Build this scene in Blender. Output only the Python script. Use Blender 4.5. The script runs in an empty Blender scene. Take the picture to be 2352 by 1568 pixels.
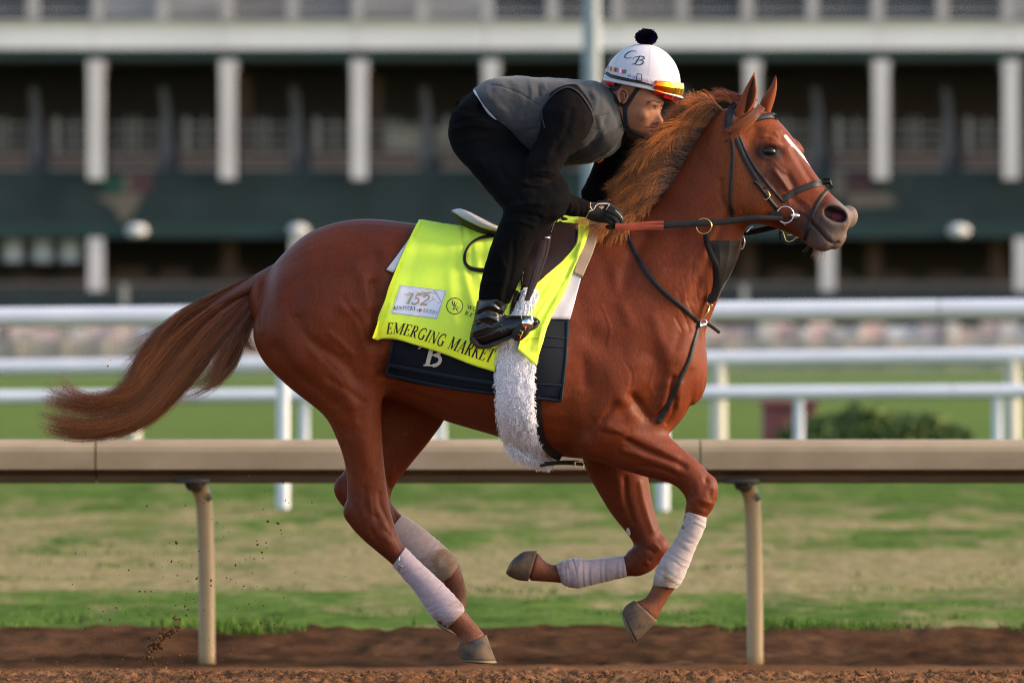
import bpy, bmesh, math, random
import numpy as np
import openvdb as vdb
from mathutils import Vector, Matrix
from mathutils.bvhtree import BVHTree

rnd = random.Random(11)
rng = np.random.default_rng(11)
SC = bpy.context.scene
COL = SC.collection
R = math.radians

# ------------------------------------------------------------ scale of the place
U = 0.001645          # metres per layout unit (2352 units span the frame at the horse's distance)
GY = 1548.0           # layout height of the track surface under the horse
HZ = 705.0            # layout height of the horizon (camera height)
CAM_D = 43.0
CAM_Z = (GY - HZ) * U

def W(px, py, yd=0.0):
    """layout units (right, down, depth) -> metres"""
    return ((px - 1176.0) * U, yd * U, (GY - py) * U)

def B(px, py, D):
    """a point of the background, D metres from the camera"""
    k = U * D / CAM_D
    return ((px - 1176.0) * k, D - CAM_D, CAM_Z - (py - HZ) * k)

# ------------------------------------------------------------ camera
cam_d = bpy.data.cameras.new('camera')
cam = bpy.data.objects.new('camera', cam_d)
COL.objects.link(cam)
cam.location = (0.0, -CAM_D, CAM_Z)
cam.rotation_euler = (R(90), 0, 0)
cam_d.sensor_width = 36.0
cam_d.lens = 36.0 * CAM_D / (2352 * U)
cam_d.shift_y = (HZ - 784.0) / 2352.0
cam_d.clip_start = 1.0
cam_d.clip_end = 4000.0
cam_d.dof.use_dof = True
cam_d.dof.focus_distance = CAM_D - 0.15
cam_d.dof.aperture_fstop = 6.2
SC.camera = cam

# ------------------------------------------------------------ light
SUN_EL, SUN_AZ = 22.0, 93.0
w = bpy.data.worlds.new('World'); SC.world = w
w.use_nodes = True
nt = w.node_tree
sky = nt.nodes.new('ShaderNodeTexSky')
sky.sky_type = 'NISHITA'
sky.sun_disc = False
sky.sun_elevation = R(SUN_EL)
sky.sun_rotation = R(SUN_AZ)
sky.air_density = 1.0
sky.dust_density = 2.2
sky.ozone_density = 1.0
bg = nt.nodes['Background']
bg.inputs['Strength'].default_value = 0.15
nt.links.new(sky.outputs[0], bg.inputs['Color'])
sun_d = bpy.data.lights.new('sun', 'SUN')
sun_d.energy = 1.6
sun_d.angle = R(8)
sun_d.color = (1.0, 0.76, 0.55)
sun = bpy.data.objects.new('sun', sun_d)
COL.objects.link(sun)
_sd = Vector((math.sin(R(SUN_AZ)) * math.cos(R(SUN_EL)), math.cos(R(SUN_AZ)) * math.cos(R(SUN_EL)), math.sin(R(SUN_EL))))
sun.rotation_euler = _sd.to_track_quat('Z', 'Y').to_euler()
sun.location = (30, 10, 20)
SC.view_settings.view_transform = 'Standard'
SC.view_settings.look = 'None'
SC.view_settings.exposure = 1.58
SC.view_settings.gamma = 1.0
SC.view_settings.use_curve_mapping = False
SC.render.engine = 'CYCLES'
SC.cycles.use_denoising = True
SC.cycles.denoiser = 'OPENIMAGEDENOISE'
SC.cycles.denoising_input_passes = 'RGB_ALBEDO_NORMAL'
SC.cycles.denoising_prefilter = 'NONE'
SC.cycles.diffuse_bounces = 8
SC.cycles.filter_width = 1.15
SC.cycles.max_bounces = 10
SC.cycles.transparent_max_bounces = 12

# ------------------------------------------------------------ object helpers
def link(o, parent=None):
    COL.objects.link(o)
    if parent is not None:
        o.parent = parent
    return o

def tag(o, label=None, cat=None, group=None, kind=None):
    if label: o['label'] = label
    if cat: o['category'] = cat
    if group: o['group'] = group
    if kind: o['kind'] = kind
    return o

def empty(name, loc=(0, 0, 0), label=None, cat=None, group=None):
    o = bpy.data.objects.new(name, None)
    o.empty_display_size = 0.1
    o.location = loc
    COL.objects.link(o)
    return tag(o, label, cat, group)

def mesh_obj(name, v, f, mat, parent=None, smooth=True, col=None, local=None):
    """v in world metres; if a parent sits away from the origin the vertices are moved into its frame"""
    me = bpy.data.meshes.new(name)
    v = np.asarray(v, dtype=np.float64)
    if local is not None:
        v = v - np.asarray(local)
    elif parent is not None:
        off = np.array(parent.location, dtype=float)
        p = parent.parent
        while p is not None:
            off = off + np.array(p.location); p = p.parent
        v = v - off
    if isinstance(f, np.ndarray):
        n, k = f.shape
        me.vertices.add(len(v)); me.vertices.foreach_set('co', v.astype(np.float32).ravel())
        me.loops.add(n * k); me.loops.foreach_set('vertex_index', f.astype(np.int32).ravel())
        me.polygons.add(n)
        me.polygons.foreach_set('loop_start', np.arange(0, n * k, k, dtype=np.int32))
        me.update(calc_edges=True)
        me.validate()
    else:
        me.from_pydata([tuple(p) for p in v], [], f)
        me.validate()
    if smooth:
        me.polygons.foreach_set('use_smooth', np.ones(len(me.polygons), dtype=bool))
    if col is not None:
        a = me.attributes.new('tint', 'FLOAT_COLOR', 'POINT')
        c = np.ones((len(v), 4), dtype=np.float32); c[:, :3] = np.asarray(col)[:, :3]
        a.data.foreach_set('color', c.ravel())
    if mat is not None:
        me.materials.append(mat)
    me.update()
    o = bpy.data.objects.new(name, me)
    return link(o, parent)

class MB:
    """collects simple solids into one mesh"""
    def __init__(s): s.v, s.f = [], []
    def add(s, v, f):
        n = len(s.v); s.v += [tuple(p) for p in v]; s.f += [tuple(i + n for i in q) for q in f]; return s
    def box(s, x0, x1, y0, y1, z0, z1):
        return s.add([(x0,y0,z0),(x1,y0,z0),(x1,y1,z0),(x0,y1,z0),(x0,y0,z1),(x1,y0,z1),(x1,y1,z1),(x0,y1,z1)],
                     [(0,3,2,1),(4,5,6,7),(0,1,5,4),(1,2,6,5),(2,3,7,6),(3,0,4,7)])
    def tube(s, pts, r, n=8, caps=True, flat=1.0, ref=None):
        """round tube along pts; r is a number or one number per point; flat squashes across ref"""
        pts = [Vector(p) for p in pts]
        rs = r if hasattr(r, '__len__') else [r] * len(pts)
        vs, fs = [], []
        prev = None
        for i, p in enumerate(pts):
            t = (pts[min(i+1, len(pts)-1)] - pts[max(i-1, 0)]).normalized()
            if prev is None:
                up = Vector(ref) if ref is not None else (Vector((0,0,1)) if abs(t.z) < .9 else Vector((1,0,0)))
            else: up = prev
            a = (up - t * up.dot(t)).normalized(); b = t.cross(a); prev = a
            for k in range(n):
                q = 2 * math.pi * k / n
                vs.append(p + a * math.cos(q) * rs[i] * flat + b * math.sin(q) * rs[i])
        for i in range(len(pts) - 1):
            for k in range(n):
                fs.append((i*n+k, i*n+(k+1)%n, (i+1)*n+(k+1)%n, (i+1)*n+k))
        if caps:
            fs.append(tuple(range(n-1, -1, -1))); fs.append(tuple((len(pts)-1)*n+k for k in range(n)))
        return s.add(vs, fs)
    def build(s, name, mat, parent=None, smooth=False, **kw):
        return mesh_obj(name, s.v, s.f, mat, parent, smooth, **kw)

def bevel(o, w=0.005, n=2):
    m = o.modifiers.new('bevel', 'BEVEL'); m.width = w; m.segments = n; m.limit_method = 'ANGLE'; return o

def spl(P, sub):
    """Catmull-Rom through the rows of P, centripetal enough for our spacing"""
    P = np.asarray(P, dtype=float)
    Q = np.vstack([2*P[0]-P[1], P, 2*P[-1]-P[-2]])
    out = []
    for i in range(1, len(Q) - 2):
        for j in range(sub):
            t = j / sub
            p0, p1, p2, p3 = Q[i-1], Q[i], Q[i+1], Q[i+2]
            out.append(0.5*((2*p1)+(-p0+p2)*t+(2*p0-5*p1+4*p2-p3)*t*t+(-p0+3*p1-3*p2+p3)*t**3))
    out.append(P[-1])
    return np.array(out)

def resample(P, n):
    P = np.asarray(P, dtype=float)
    d = np.r_[0, np.cumsum(np.linalg.norm(np.diff(P, axis=0), axis=1))]
    t = np.linspace(0, d[-1], n)
    return np.stack([np.interp(t, d, P[:, k]) for k in range(P.shape[1])], axis=1)

def loft(sec, sub=6, nr=36, yaw=0.0, cap=(0.5, 0.5), nexp=2.0):
    """sec rows: ax, ay, bx, by, half depth, centre depth[, egg, exponent] in layout units -> closed mesh in metres.
    a and b are the two outline points of the section; the ring runs through them."""
    S8 = []
    for s in sec:
        s = list(s)
        while len(s) < 6: s.append(0.0)
        if len(s) < 7: s.append(0.0)
        if len(s) < 8: s.append(nexp)
        S8.append(s)
    S8 = spl(S8, sub)
    sy, cy = math.sin(yaw), math.cos(yaw)
    rings = []
    t = np.linspace(0, 2*np.pi, nr, endpoint=False)
    ct, st = np.cos(t), np.sin(t)
    def ring(c, u, v, egg, n):
        e = 2.0 / n
        C = np.sign(ct)*np.abs(ct)**e; D = np.sign(st)*np.abs(st)**e
        return c[None] + u[None]*C[:, None] + v[None]*(D*(1+egg*C))[:, None]
    cs, us, vs = [], [], []
    for r in S8:
        a = np.array(W(r[0], r[1], r[5])); b = np.array(W(r[2], r[3], r[5]))
        cs.append((a+b)/2); us.append((a-b)/2); vs.append(np.array([sy, cy, 0])*r[4]*U)
    def capr(c0, c1, u, v, egg, n, k):
        d = c0 - c1; d = d/ (np.linalg.norm(d)+1e-9)
        rad = min(np.linalg.norm(u), np.linalg.norm(v))*k
        return [ring(c0 + d*rad*math.sin(q), u*math.cos(q), v*math.cos(q), egg, n) for q in (R(25), R(50), R(72), R(89))]
    if cap[0] > 0:
        rings += capr(cs[0], cs[1], us[0], vs[0], S8[0][6], S8[0][7], cap[0])[::-1]
    for i in range(len(S8)):
        rings.append(ring(cs[i], us[i], vs[i], S8[i][6], S8[i][7]))
    if cap[1] > 0:
        rings += capr(cs[-1], cs[-2], us[-1], vs[-1], S8[-1][6], S8[-1][7], cap[1])
    V = np.concatenate(rings)
    m = len(rings)
    F = []
    for i in range(m-1):
        for k in range(nr):
            F.append((i*nr+k, i*nr+(k+1) % nr, (i+1)*nr+(k+1) % nr, (i+1)*nr+k))
    n0 = len(V)
    V = np.vstack([V, rings[0].mean(0), rings[-1].mean(0)])
    T = []
    for k in range(nr):
        T.append((n0, (k+1) % nr, k)); T.append((n0+1, (m-1)*nr+k, (m-1)*nr+(k+1) % nr))
    return V, np.array(F), np.array(T)

def ellipsoid(c, r, rot=None, n=24):
    """c centre, r radii in metres"""
    V, F, T = [], [], []
    m = n//2
    for i in range(1, m):
        for k in range(n):
            a, b = math.pi*i/m, 2*math.pi*k/n
            V.append((math.sin(a)*math.cos(b), math.sin(a)*math.sin(b), math.cos(a)))
    for i in range(m-2):
        for k in range(n):
            F.append((i*n+k, i*n+(k+1)%n, (i+1)*n+(k+1)%n, (i+1)*n+k))
    V += [(0,0,1),(0,0,-1)]
    for k in range(n):
        T.append((len(V)-2, (k+1)%n, k)); T.append((len(V)-1, (m-2)*n+k, (m-2)*n+(k+1)%n))
    V = np.array(V)*np.asarray(r)[None]
    if rot is not None: V = V @ np.array(rot).T
    return V+np.asarray(c)[None], np.array(F), np.array(T)

class SDF:
    """a dense signed distance grid; closed shapes are blended into it and meshed as one skin"""
    def __init__(s, lo, hi, h, band=10):
        s.h, s.band = h, band
        s.i0 = np.floor(np.array(lo)/h).astype(int)-2
        s.n = np.ceil(np.array(hi)/h).astype(int)+2-s.i0
        s.D = np.full(tuple(s.n), band*h, dtype=np.float32)
        s.tr = vdb.createLinearTransform(voxelSize=h)
    def field(s, shp):
        V, F, T = shp
        g = vdb.FloatGrid.createLevelSetFromPolygons(np.ascontiguousarray(V, dtype=np.float32), triangles=np.ascontiguousarray(T, dtype=np.uint32),
                quads=np.ascontiguousarray(F, dtype=np.uint32), transform=s.tr, halfWidth=float(s.band))
        lo = np.maximum(np.floor(V.min(0)/s.h).astype(int)-s.band-1, s.i0)
        hi = np.minimum(np.ceil(V.max(0)/s.h).astype(int)+s.band+1, s.i0+s.n)
        A = np.empty(tuple(hi-lo), dtype=np.float32)
        g.copyToArray(A, ijk=tuple(int(q) for q in lo))
        a = lo-s.i0; b = hi-s.i0
        return A, (slice(a[0], b[0]), slice(a[1], b[1]), slice(a[2], b[2]))
    def add(s, shp, k=0.0):
        A, sl = s.field(shp); Dv = s.D[sl]
        if k > 0:
            k = min(k, s.band*s.h*1.9)
            hh = np.maximum(k-np.abs(A-Dv), 0)/k
            s.D[sl] = np.minimum(A, Dv)-hh*hh*k*0.25
        else: s.D[sl] = np.minimum(A, Dv)
        return s
    def cut(s, shp, k=0.0):
        A, sl = s.field(shp); A = -A; Dv = s.D[sl]
        if k > 0:
            hh = np.maximum(k-np.abs(A-Dv), 0)/k
            s.D[sl] = np.maximum(A, Dv)+hh*hh*k*0.25
        else: s.D[sl] = np.maximum(A, Dv)
        return s
    def blur(s, n=1):
        for _ in range(n):
            for ax in range(3):
                D = s.D
                s.D = (D + 0.5*(np.roll(D, 1, ax)+np.roll(D, -1, ax)))*0.5
        return s
    def mesh(s):
        g = vdb.FloatGrid(s.band*s.h); g.transform = s.tr; g.gridClass = vdb.GridClass.LEVEL_SET
        g.copyFromArray(np.ascontiguousarray(s.D), ijk=tuple(int(q) for q in s.i0))
        P, Q = g.convertToQuads(0.0)
        return np.array(P, dtype=np.float64), np.array(Q)[:, ::-1].astype(np.int64)

def normals(V, Q):
    n = np.cross(V[Q[:, 2]]-V[Q[:, 0]], V[Q[:, 3]]-V[Q[:, 1]])
    N = np.zeros_like(V)
    for k in range(4): np.add.at(N, Q[:, k], n)
    return N/(np.linalg.norm(N, axis=1)[:, None]+1e-12)

def to_layout(V):
    return np.stack([V[:, 0]/U+1176, GY-V[:, 2]/U], axis=1)

def seg_dist(P, path):
    """distance of points P to a polyline"""
    path = np.asarray(path, dtype=float)
    d = np.full(len(P), 1e9)
    for a, b in zip(path[:-1], path[1:]):
        ab = b-a
        t = np.clip(((P-a)@ab)/(ab@ab+1e-9), 0, 1)
        d = np.minimum(d, np.linalg.norm(P-(a+t[:, None]*ab), axis=1))
    return d

def in_poly(P, poly):
    x, y = P[:, 0], P[:, 1]; c = np.zeros(len(P), bool); n = len(poly)
    for i in range(n):
        x1, y1 = poly[i]; x2, y2 = poly[(i+1) % n]
        m = ((y1 > y) != (y2 > y)) & (x < (x2-x1)*(y-y1)/(y2-y1+1e-12)+x1)
        c ^= m
    return c

# ------------------------------------------------------------ materials
def mat(name, color=(0.5,0.5,0.5), rough=0.6, spec=0.5, metal=0.0, **kw):
    m = bpy.data.materials.new(name); m.use_nodes = True
    nt = m.node_tree; b = nt.nodes['Principled BSDF']
    b.inputs['Base Color'].default_value = (*color, 1)
    b.inputs['Roughness'].default_value = rough
    b.inputs['Specular IOR Level'].default_value = spec
    b.inputs['Metallic'].default_value = metal
    for k, v in kw.items():
        b.inputs[k.replace('_', ' ')].default_value = v
    return m
def nd(m, t, **kw):
    n = m.node_tree.nodes.new(t)
    for k, v in kw.items():
        if k.startswith('i_'): n.inputs[k[2:].replace('_', ' ')].default_value = v
        else: setattr(n, k, v)
    return n
def lk(m, a, b): m.node_tree.links.new(a, b)
def bsdf(m): return m.node_tree.nodes['Principled BSDF']
def coords(m, scale=(1,1,1), kind='Object'):
    tc = nd(m, 'ShaderNodeTexCoord'); mp = nd(m, 'ShaderNodeMapping'); mp.inputs['Scale'].default_value = scale
    lk(m, tc.outputs[kind], mp.inputs['Vector']); return mp.outputs[0]
def noise(m, scale=5, detail=4, rough=0.55, vec=None, dist=0.0):
    n = nd(m, 'ShaderNodeTexNoise'); n.inputs['Scale'].default_value = scale; n.inputs['Detail'].default_value = detail
    n.inputs['Roughness'].default_value = rough; n.inputs['Distortion'].default_value = dist
    lk(m, vec if vec is not None else coords(m), n.inputs['Vector']); return n.outputs['Fac']
def ramp(m, fac, stops):
    r = nd(m, 'ShaderNodeValToRGB'); e = r.color_ramp.elements
    while len(e) < len(stops): e.new(0.5)
    for q, (p, c) in zip(e, stops):
        q.position = p; q.color = (*c, 1) if len(c) == 3 else c
    lk(m, fac, r.inputs[0]); return r.outputs[0]
def mix(m, fac, a, b, mode='MIX'):
    n = nd(m, 'ShaderNodeMix', data_type='RGBA', blend_type=mode)
    for s, x in ((n.inputs[0], fac), (n.inputs[6], a), (n.inputs[7], b)):
        if isinstance(x, (int, float)): s.default_value = x
        elif isinstance(x, tuple): s.default_value = (*x, 1)
        else: lk(m, x, s)
    return n.outputs[2]
def bump(m, h, strength=0.3, dist=0.01):
    n = nd(m, 'ShaderNodeBump'); n.inputs['Strength'].default_value = strength; n.inputs['Distance'].default_value = dist
    lk(m, h, n.inputs['Height']); lk(m, n.outputs[0], bsdf(m).inputs['Normal']); return n
def noisy(name, c0, c1, scale=6, rough=0.6, bmp=0.15, bscale=None, bdist=0.003, stretch=(1,1,1), **kw):
    """two tones mottled by noise with a fine relief"""
    m = mat(name, c0, rough, **kw)
    v = coords(m, stretch)
    f = noise(m, scale, 5, 0.6, v)
    lk(m, ramp(m, f, [(0.3, c0), (0.7, c1)]), bsdf(m).inputs['Base Color'])
    if bmp: bump(m, noise(m, bscale or scale*8, 3, 0.6, v), bmp, bdist)
    return m
# ============================================================ THE PLACE
def ground_z(y):
    """height of the ground along the view: banked dirt, a lip at the rail, then level turf"""
    D = y + CAM_D
    pts = [(-20, 0.9), (36, 0.12), (43, 0.0), (53, -0.30), (56.0, -0.325), (56.55, -0.24), (57.2, -0.215), (62, -0.22), (90, -0.235), (300, -0.235), (2500, -0.235)]
    return float(np.interp(D, [p[0] for p in pts], [p[1] for p in pts]))

# ---- dirt track: a coarse sheet everywhere, a finely broken one where it is in focus
M_dirt = mat('harrowed_dirt', (0.2,0.11,0.06), 1.0, 0.0)
def _dirt():
    m = M_dirt; v = coords(m)
    n1 = noise(m, 1.3, 6, 0.65, v); n2 = noise(m, 22, 5, 0.7, v)
    c = ramp(m, n1, [(0.25,(0.085,0.038,0.018)),(0.5,(0.15,0.072,0.036)),(0.75,(0.22,0.118,0.062))])
    c = mix(m, 1.0, c, ramp(m, n2, [(0.3,(0.62,0.6,0.58)),(0.65,(1.12,1.1,1.06))]), 'MULTIPLY')
    lk(m, c, bsdf(m).inputs['Base Color'])
    bump(m, n2, 0.8, 0.02)
_dirt()
def sheet(name, xs, ys, zf, m, kind='structure'):
    X, Y = np.meshgrid(xs, ys, indexing='ij')
    Z = zf(X, Y)
    V = np.stack([X, Y, Z], -1).reshape(-1, 3); ny = len(ys)
    i, j = np.meshgrid(np.arange(len(xs)-1), np.arange(ny-1), indexing='ij')
    a = (i*ny+j).ravel()
    Q = np.stack([a, a+ny, a+ny+1, a+1], 1)
    return tag(mesh_obj(name, V, Q, m), kind=kind)
gz = np.vectorize(ground_z)
def vnoise(X, Y, s, seed=0):
    """value noise from a hashed lattice"""
    x, y = X*s, Y*s
    xi, yi = np.floor(x).astype(int), np.floor(y).astype(int)
    fx, fy = x-xi, y-yi
    fx, fy = fx*fx*(3-2*fx), fy*fy*(3-2*fy)
    def h(a, b):
        n = (a*73856093) ^ (b*19349663) ^ (seed*83492791)
        n = (n ^ (n >> 13)) * 1274126177
        return ((n ^ (n >> 16)) & 0xffff)/65535.0
    return (h(xi,yi)*(1-fx)+h(xi+1,yi)*fx)*(1-fy)+(h(xi,yi+1)*(1-fx)+h(xi+1,yi+1)*fx)*fy
def clods(X, Y):
    z = 0.035*(vnoise(X,Y,2.2,1)-.5)+0.022*(vnoise(X,Y,7,2)-.5)+0.020*np.abs(vnoise(X,Y,19,3)-.5)*2+0.018*np.abs(vnoise(X,Y,47,4)-.5)*2+0.010*vnoise(X,Y,110,5)
    return z-0.035
ys_c = np.unique(np.concatenate([np.linspace(-60,-6,20), np.linspace(-6,14.2,120)]))
near = sheet('dirt_track', np.unique(np.r_[np.linspace(-90,-4,60),np.linspace(-4,4,160),np.linspace(4,90,60)]), ys_c, lambda X,Y: gz(Y)-0.035+0.02*(vnoise(X,Y,1.5,9)-.5)+0.02*(vnoise(X,Y,6,19)-.5), M_dirt)
hf = sheet('harrowed_track_surface', np.arange(-3.0,3.0,0.012), np.arange(-2.0,6.0,0.016), lambda X,Y: gz(Y)+clods(X,Y)*np.clip((6.0-Y)*.5,0,1)*np.clip((Y+2)*2,0,1)-.06*(1-np.clip((6.0-Y)*.7,0,1)), M_dirt)
M_bank = noisy('dark_soil', (0.034,0.016,0.008), (0.088,0.046,0.025), 2.2, 1.0, 0.8, 14, 0.03, (0.5,1,1), spec=0.0)
sheet('soil_bank', np.unique(np.r_[np.linspace(-90,-4,200),np.linspace(-4,4,260),np.linspace(4,90,200)]), np.linspace(11.7,14.4,60), lambda X,Y: gz(Y)+0.012-.12*np.clip((Y-13.95)*3,0,1)-.08*np.clip((12.7-Y)*1.0,0,1)+0.05*(vnoise(X,Y,1.3,5)-.5)+0.035*(vnoise(X,Y,4.5,6)-.5)+0.03*(vnoise(X,Y,13,6)-.5), M_bank)

M_turf = mat('turf', (0.1,0.16,0.05), 1.0, 0.0)
def _turf():
    m = M_turf; v = coords(m, (0.55,0.16,1)); v2 = coords(m, (1,0.22,1))
    n1 = noise(m, 1.5, 6, 0.68, coords(m, (1,0.2,1)), 0.3); n2 = noise(m, 2.6, 4, 0.7, v2); n3 = noise(m, 9, 3, 0.6, v2)
    g = ramp(m, n2, [(0.3,(0.034,0.070,0.015)),(0.7,(0.10,0.145,0.034))])
    s = ramp(m, n3, [(0.3,(0.155,0.125,0.055)),(0.7,(0.25,0.205,0.105))])
    # worn straw patches on the strip beside the rail, denser green farther off
    sp = nd(m, 'ShaderNodeSeparateXYZ'); lk(m, coords(m), sp.inputs[0])
    k = ramp(m, nd_math(m, 'DIVIDE', sp.outputs[1], 100.0), [(0.13,(0.04,)*3),(0.155,(0.0,)*3),(0.20,(.07,)*3),(0.235,(.26,)*3),(0.31,(.22,)*3),(0.36,(0.10,)*3),(0.43,(0.15,)*3),(0.53,(0.02,)*3),(0.8,(0.0,)*3)])
    f = nd_math(m, 'ADD', n1, k)
    c = mix(m, ramp(m, f, [(0.53,(0,0,0)),(0.70,(1,1,1))]), g, s)
    far = ramp(m, nd_math(m, 'DIVIDE', sp.outputs[1], 250.0), [(0.2,(0,0,0)),(0.5,(1,1,1))])
    c = mix(m, far, c, mix(m, n2, (0.075,0.115,0.03), (0.115,0.155,0.045)))
    lk(m, c, bsdf(m).inputs['Base Color'])
    bump(m, n3, 0.5, 0.03)
def nd_math(m, op, a, b):
    n = nd(m, 'ShaderNodeMath', operation=op)
    for s, x in ((n.inputs[0], a), (n.inputs[1], b)):
        if isinstance(x, (int, float)): s.default_value = x
        else: lk(m, x, s)
    return n.outputs[0]
_turf()
sheet('infield_turf', np.r_[-300, np.linspace(-60,60,400), 300], np.r_[np.linspace(13.85,60,180), np.linspace(62,250,30), 400, 2400],
      lambda X,Y: gz(Y)+np.where(Y<60, 0.05*(vnoise(X,Y,.9,7)-.5)+0.03*(vnoise(X,Y,3,8)-.5)-.1*np.clip((14.0-Y)*6,0,1), 0), M_turf)
# grass blades of the strip by the rail, one mass
def grass_mass(name, n, y0, y1, hx, h0, h1, m, seed, lab, clump=0.0):
    g = np.random.default_rng(seed)
    Y = y0+(y1-y0)*g.random(n)**1.3; X = g.uniform(-1,1,n)*hx*(Y+CAM_D)/56
    if clump:
        keep = vnoise(X, Y, 1.4, seed+3)+0.5*vnoise(X, Y, 4, seed+4) > clump
        X, Y = X[keep], Y[keep]; n = len(X)
    hgt = g.uniform(h0, h1, n); a = g.uniform(0, 6.28, n); lean = g.uniform(0, .6, n)*hgt; wd = g.uniform(.004,.009,n)
    Z = gz(Y)-0.02
    dx, dy = np.cos(a), np.sin(a); b = g.uniform(0, 6.28, n)
    P0 = np.stack([X-dx*wd, Y-dy*wd, Z], 1); P1 = np.stack([X+dx*wd, Y+dy*wd, Z], 1)
    P2 = np.stack([X+np.cos(b)*lean, Y+np.sin(b)*lean, Z+hgt], 1)
    V = np.concatenate([P0, P1, P2]); i = np.arange(n)
    T = np.stack([i, i+n, i+2*n], 1)
    return tag(mesh_obj(name, V, T, m), lab, 'grass', kind='stuff')
M_blade = noisy('grass_blades', (0.035,0.08,0.010), (0.10,0.16,0.026), 1.1, 0.9, 0, spec=0.1)
grass_mass('grass_tufts', 42000, 14.0, 40, 4.4, 0.02, 0.05, M_blade, 5, 'short green grass growing in tufts behind the brown running rail', .95)
grass_mass('grass_edge', 16000, 13.6, 14.6, 4.0, 0.02, 0.08, M_blade, 8, 'ragged green grass edge above the dark soil bank', .95)

# ---- the brown running rail beside the horse
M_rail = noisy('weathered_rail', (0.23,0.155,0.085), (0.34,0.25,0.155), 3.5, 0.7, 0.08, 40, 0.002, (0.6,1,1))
M_railu = noisy('rail_underside_shade', (0.06,0.038,0.02), (0.1,0.065,0.035), 4, 0.6, 0)  # darker copy of the rail colour, painting the shadow under the overhang
M_post = noisy('buff_post', (0.25,0.16,0.075), (0.33,0.22,0.11), 3, 0.4, 0.05, 60, 0.001)
M_dark = mat('dark_bracket', (0.035,0.028,0.022), 0.5)
RY = 55-CAM_D
def rail_profile(name, x0, x1, prof, m, parent, m2=None, dark=()):
    v, f = [], []
    n = len(prof)
    for x in (x0, x1): v += [(x, y, z) for y, z in prof]
    for k in range(n): f.append((k, (k+1) % n, n+(k+1) % n, n+k))
    f += [tuple(range(n-1,-1,-1)), tuple(range(n, 2*n))]
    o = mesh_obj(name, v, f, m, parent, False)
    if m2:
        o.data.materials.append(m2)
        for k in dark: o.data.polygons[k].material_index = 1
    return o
fence = empty('running_rail', (0, RY, ground_z(RY)), 'brown overhanging racetrack rail on buff curved posts, close behind the horse', 'fence')
zt = B(0,1008,55)[2]
prof = [(RY+0.30, zt-0.01), (RY+0.02, zt-0.002), (RY-0.03, zt-0.012), (RY-0.055, zt-0.036), (RY-0.062, zt-0.06), (RY-0.06, zt-0.145), (RY-0.045, zt-0.152), (RY+0.04, zt-0.175), (RY+0.05, zt-0.207), (RY+0.12, zt-0.215), (RY+0.30, zt-0.19)]
L_r = 2.92
x = B(1608,0,55)[0]
k = -8
while x+k*L_r < 22:
    x0 = x+k*L_r
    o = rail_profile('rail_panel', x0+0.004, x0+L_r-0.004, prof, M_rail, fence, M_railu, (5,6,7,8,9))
    k += 1
xl = B(468,0,55)[0]; xr = B(1731,0,55)[0]; dxp = xr-xl
for k in range(-8, 10):
    px_ = xl+k*dxp
    if abs(px_) > 22: continue
    post = MB(); zb = ground_z(RY+0.25)-0.08
    pts = [(px_+0.012, RY+0.18, zb), (px_+0.008, RY+0.18, zb+0.5), (px_, RY+0.175, zt-0.36), (px_-0.012, RY+0.165, zt-0.27), (px_-0.035, RY+0.14, zt-0.225)]
    post.tube([tuple(p) for p in spl(pts, 5)], 0.040, 16)
    o = post.build('post', M_post, fence, True)
    br = MB().tube([tuple(p) for p in spl([(px_+0.01,RY+.17,zt-.30),(px_-.03,RY+.14,zt-.235),(px_-.06,RY+.06,zt-.215)],4)], [0.034]*8+[0.036], 12)
    br.box(px_-.14, px_+.03, RY-.02, RY+.2, zt-.215, zt-.19)
    br.build('bracket', M_dark, fence, True)

# ---- the white infield rails, one behind the other
M_white = noisy('white_rail_paint', (0.47,0.475,0.52), (0.56,0.565,0.60), 1.5, 0.45, 0.03)
M_cream = noisy('cream_post_paint', (0.40,0.37,0.30), (0.50,0.46,0.38), 1.5, 0.5, 0.03)
def white_fence(label, D, ytopL, ytopR, th, posts, pw, mp, yfoot, seglen, extra=()):
    y = D-CAM_D
    root = empty('white_rail', (0, y, ground_z(y)), label, 'fence', 'white rails across the infield')
    kx = U*D/CAM_D
    def ztop(x): return CAM_Z-((ytopL+(ytopR-ytopL)*(x/kx+1176)/2352)-HZ)*kx
    t = th*kx
    X = -2600*kx
    while X < 2600*kx:
        a, b = X+0.004, X+seglen-0.004
        m = MB()
        n = 12; vs = []
        for xx in (a, b):
            for q in range(n):
                an = 2*math.pi*q/n
                vs.append((xx, y+0.09*math.cos(an), ztop(xx)-t/2+t/2*math.sin(an)))
        m.add(vs, [(q, (q+1)%n, n+(q+1)%n, n+q) for q in range(n)])
        m.build('rail', M_white, root, True)
        X += seglen
    for p in posts:
        xx = (p-1176)*kx
        foot = CAM_Z-(yfoot-HZ)*kx
        MB().tube([(xx,y,min(foot, ground_z(y))-0.02),(xx,y,ztop(xx)-t*.5)], pw*kx/2, 12, caps=False).build('post', mp, root, True)
    return root
white_fence('highest white infield rail, level with the tail root, on tall white posts', 92, 706, 686, 46, (-1095, -225, 650, 1522, 2395, 3268), 30, M_white, 1178, 4.2)
white_fence('lowest white infield rail on thin white posts', 110, 896, 882, 33, (-1120, -665, -210, 245, 698, 1012, 1380, 1835, 2290, 2745, 3200), 24, M_white, 1090, 3.8)
white_fence('middle white infield rail on broad cream posts', 125, 826, 798, 37, (-1045, -370, 305, 980, 1650, 2325, 3000, 3675), 37, M_cream, 1050, 4.6)

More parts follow.
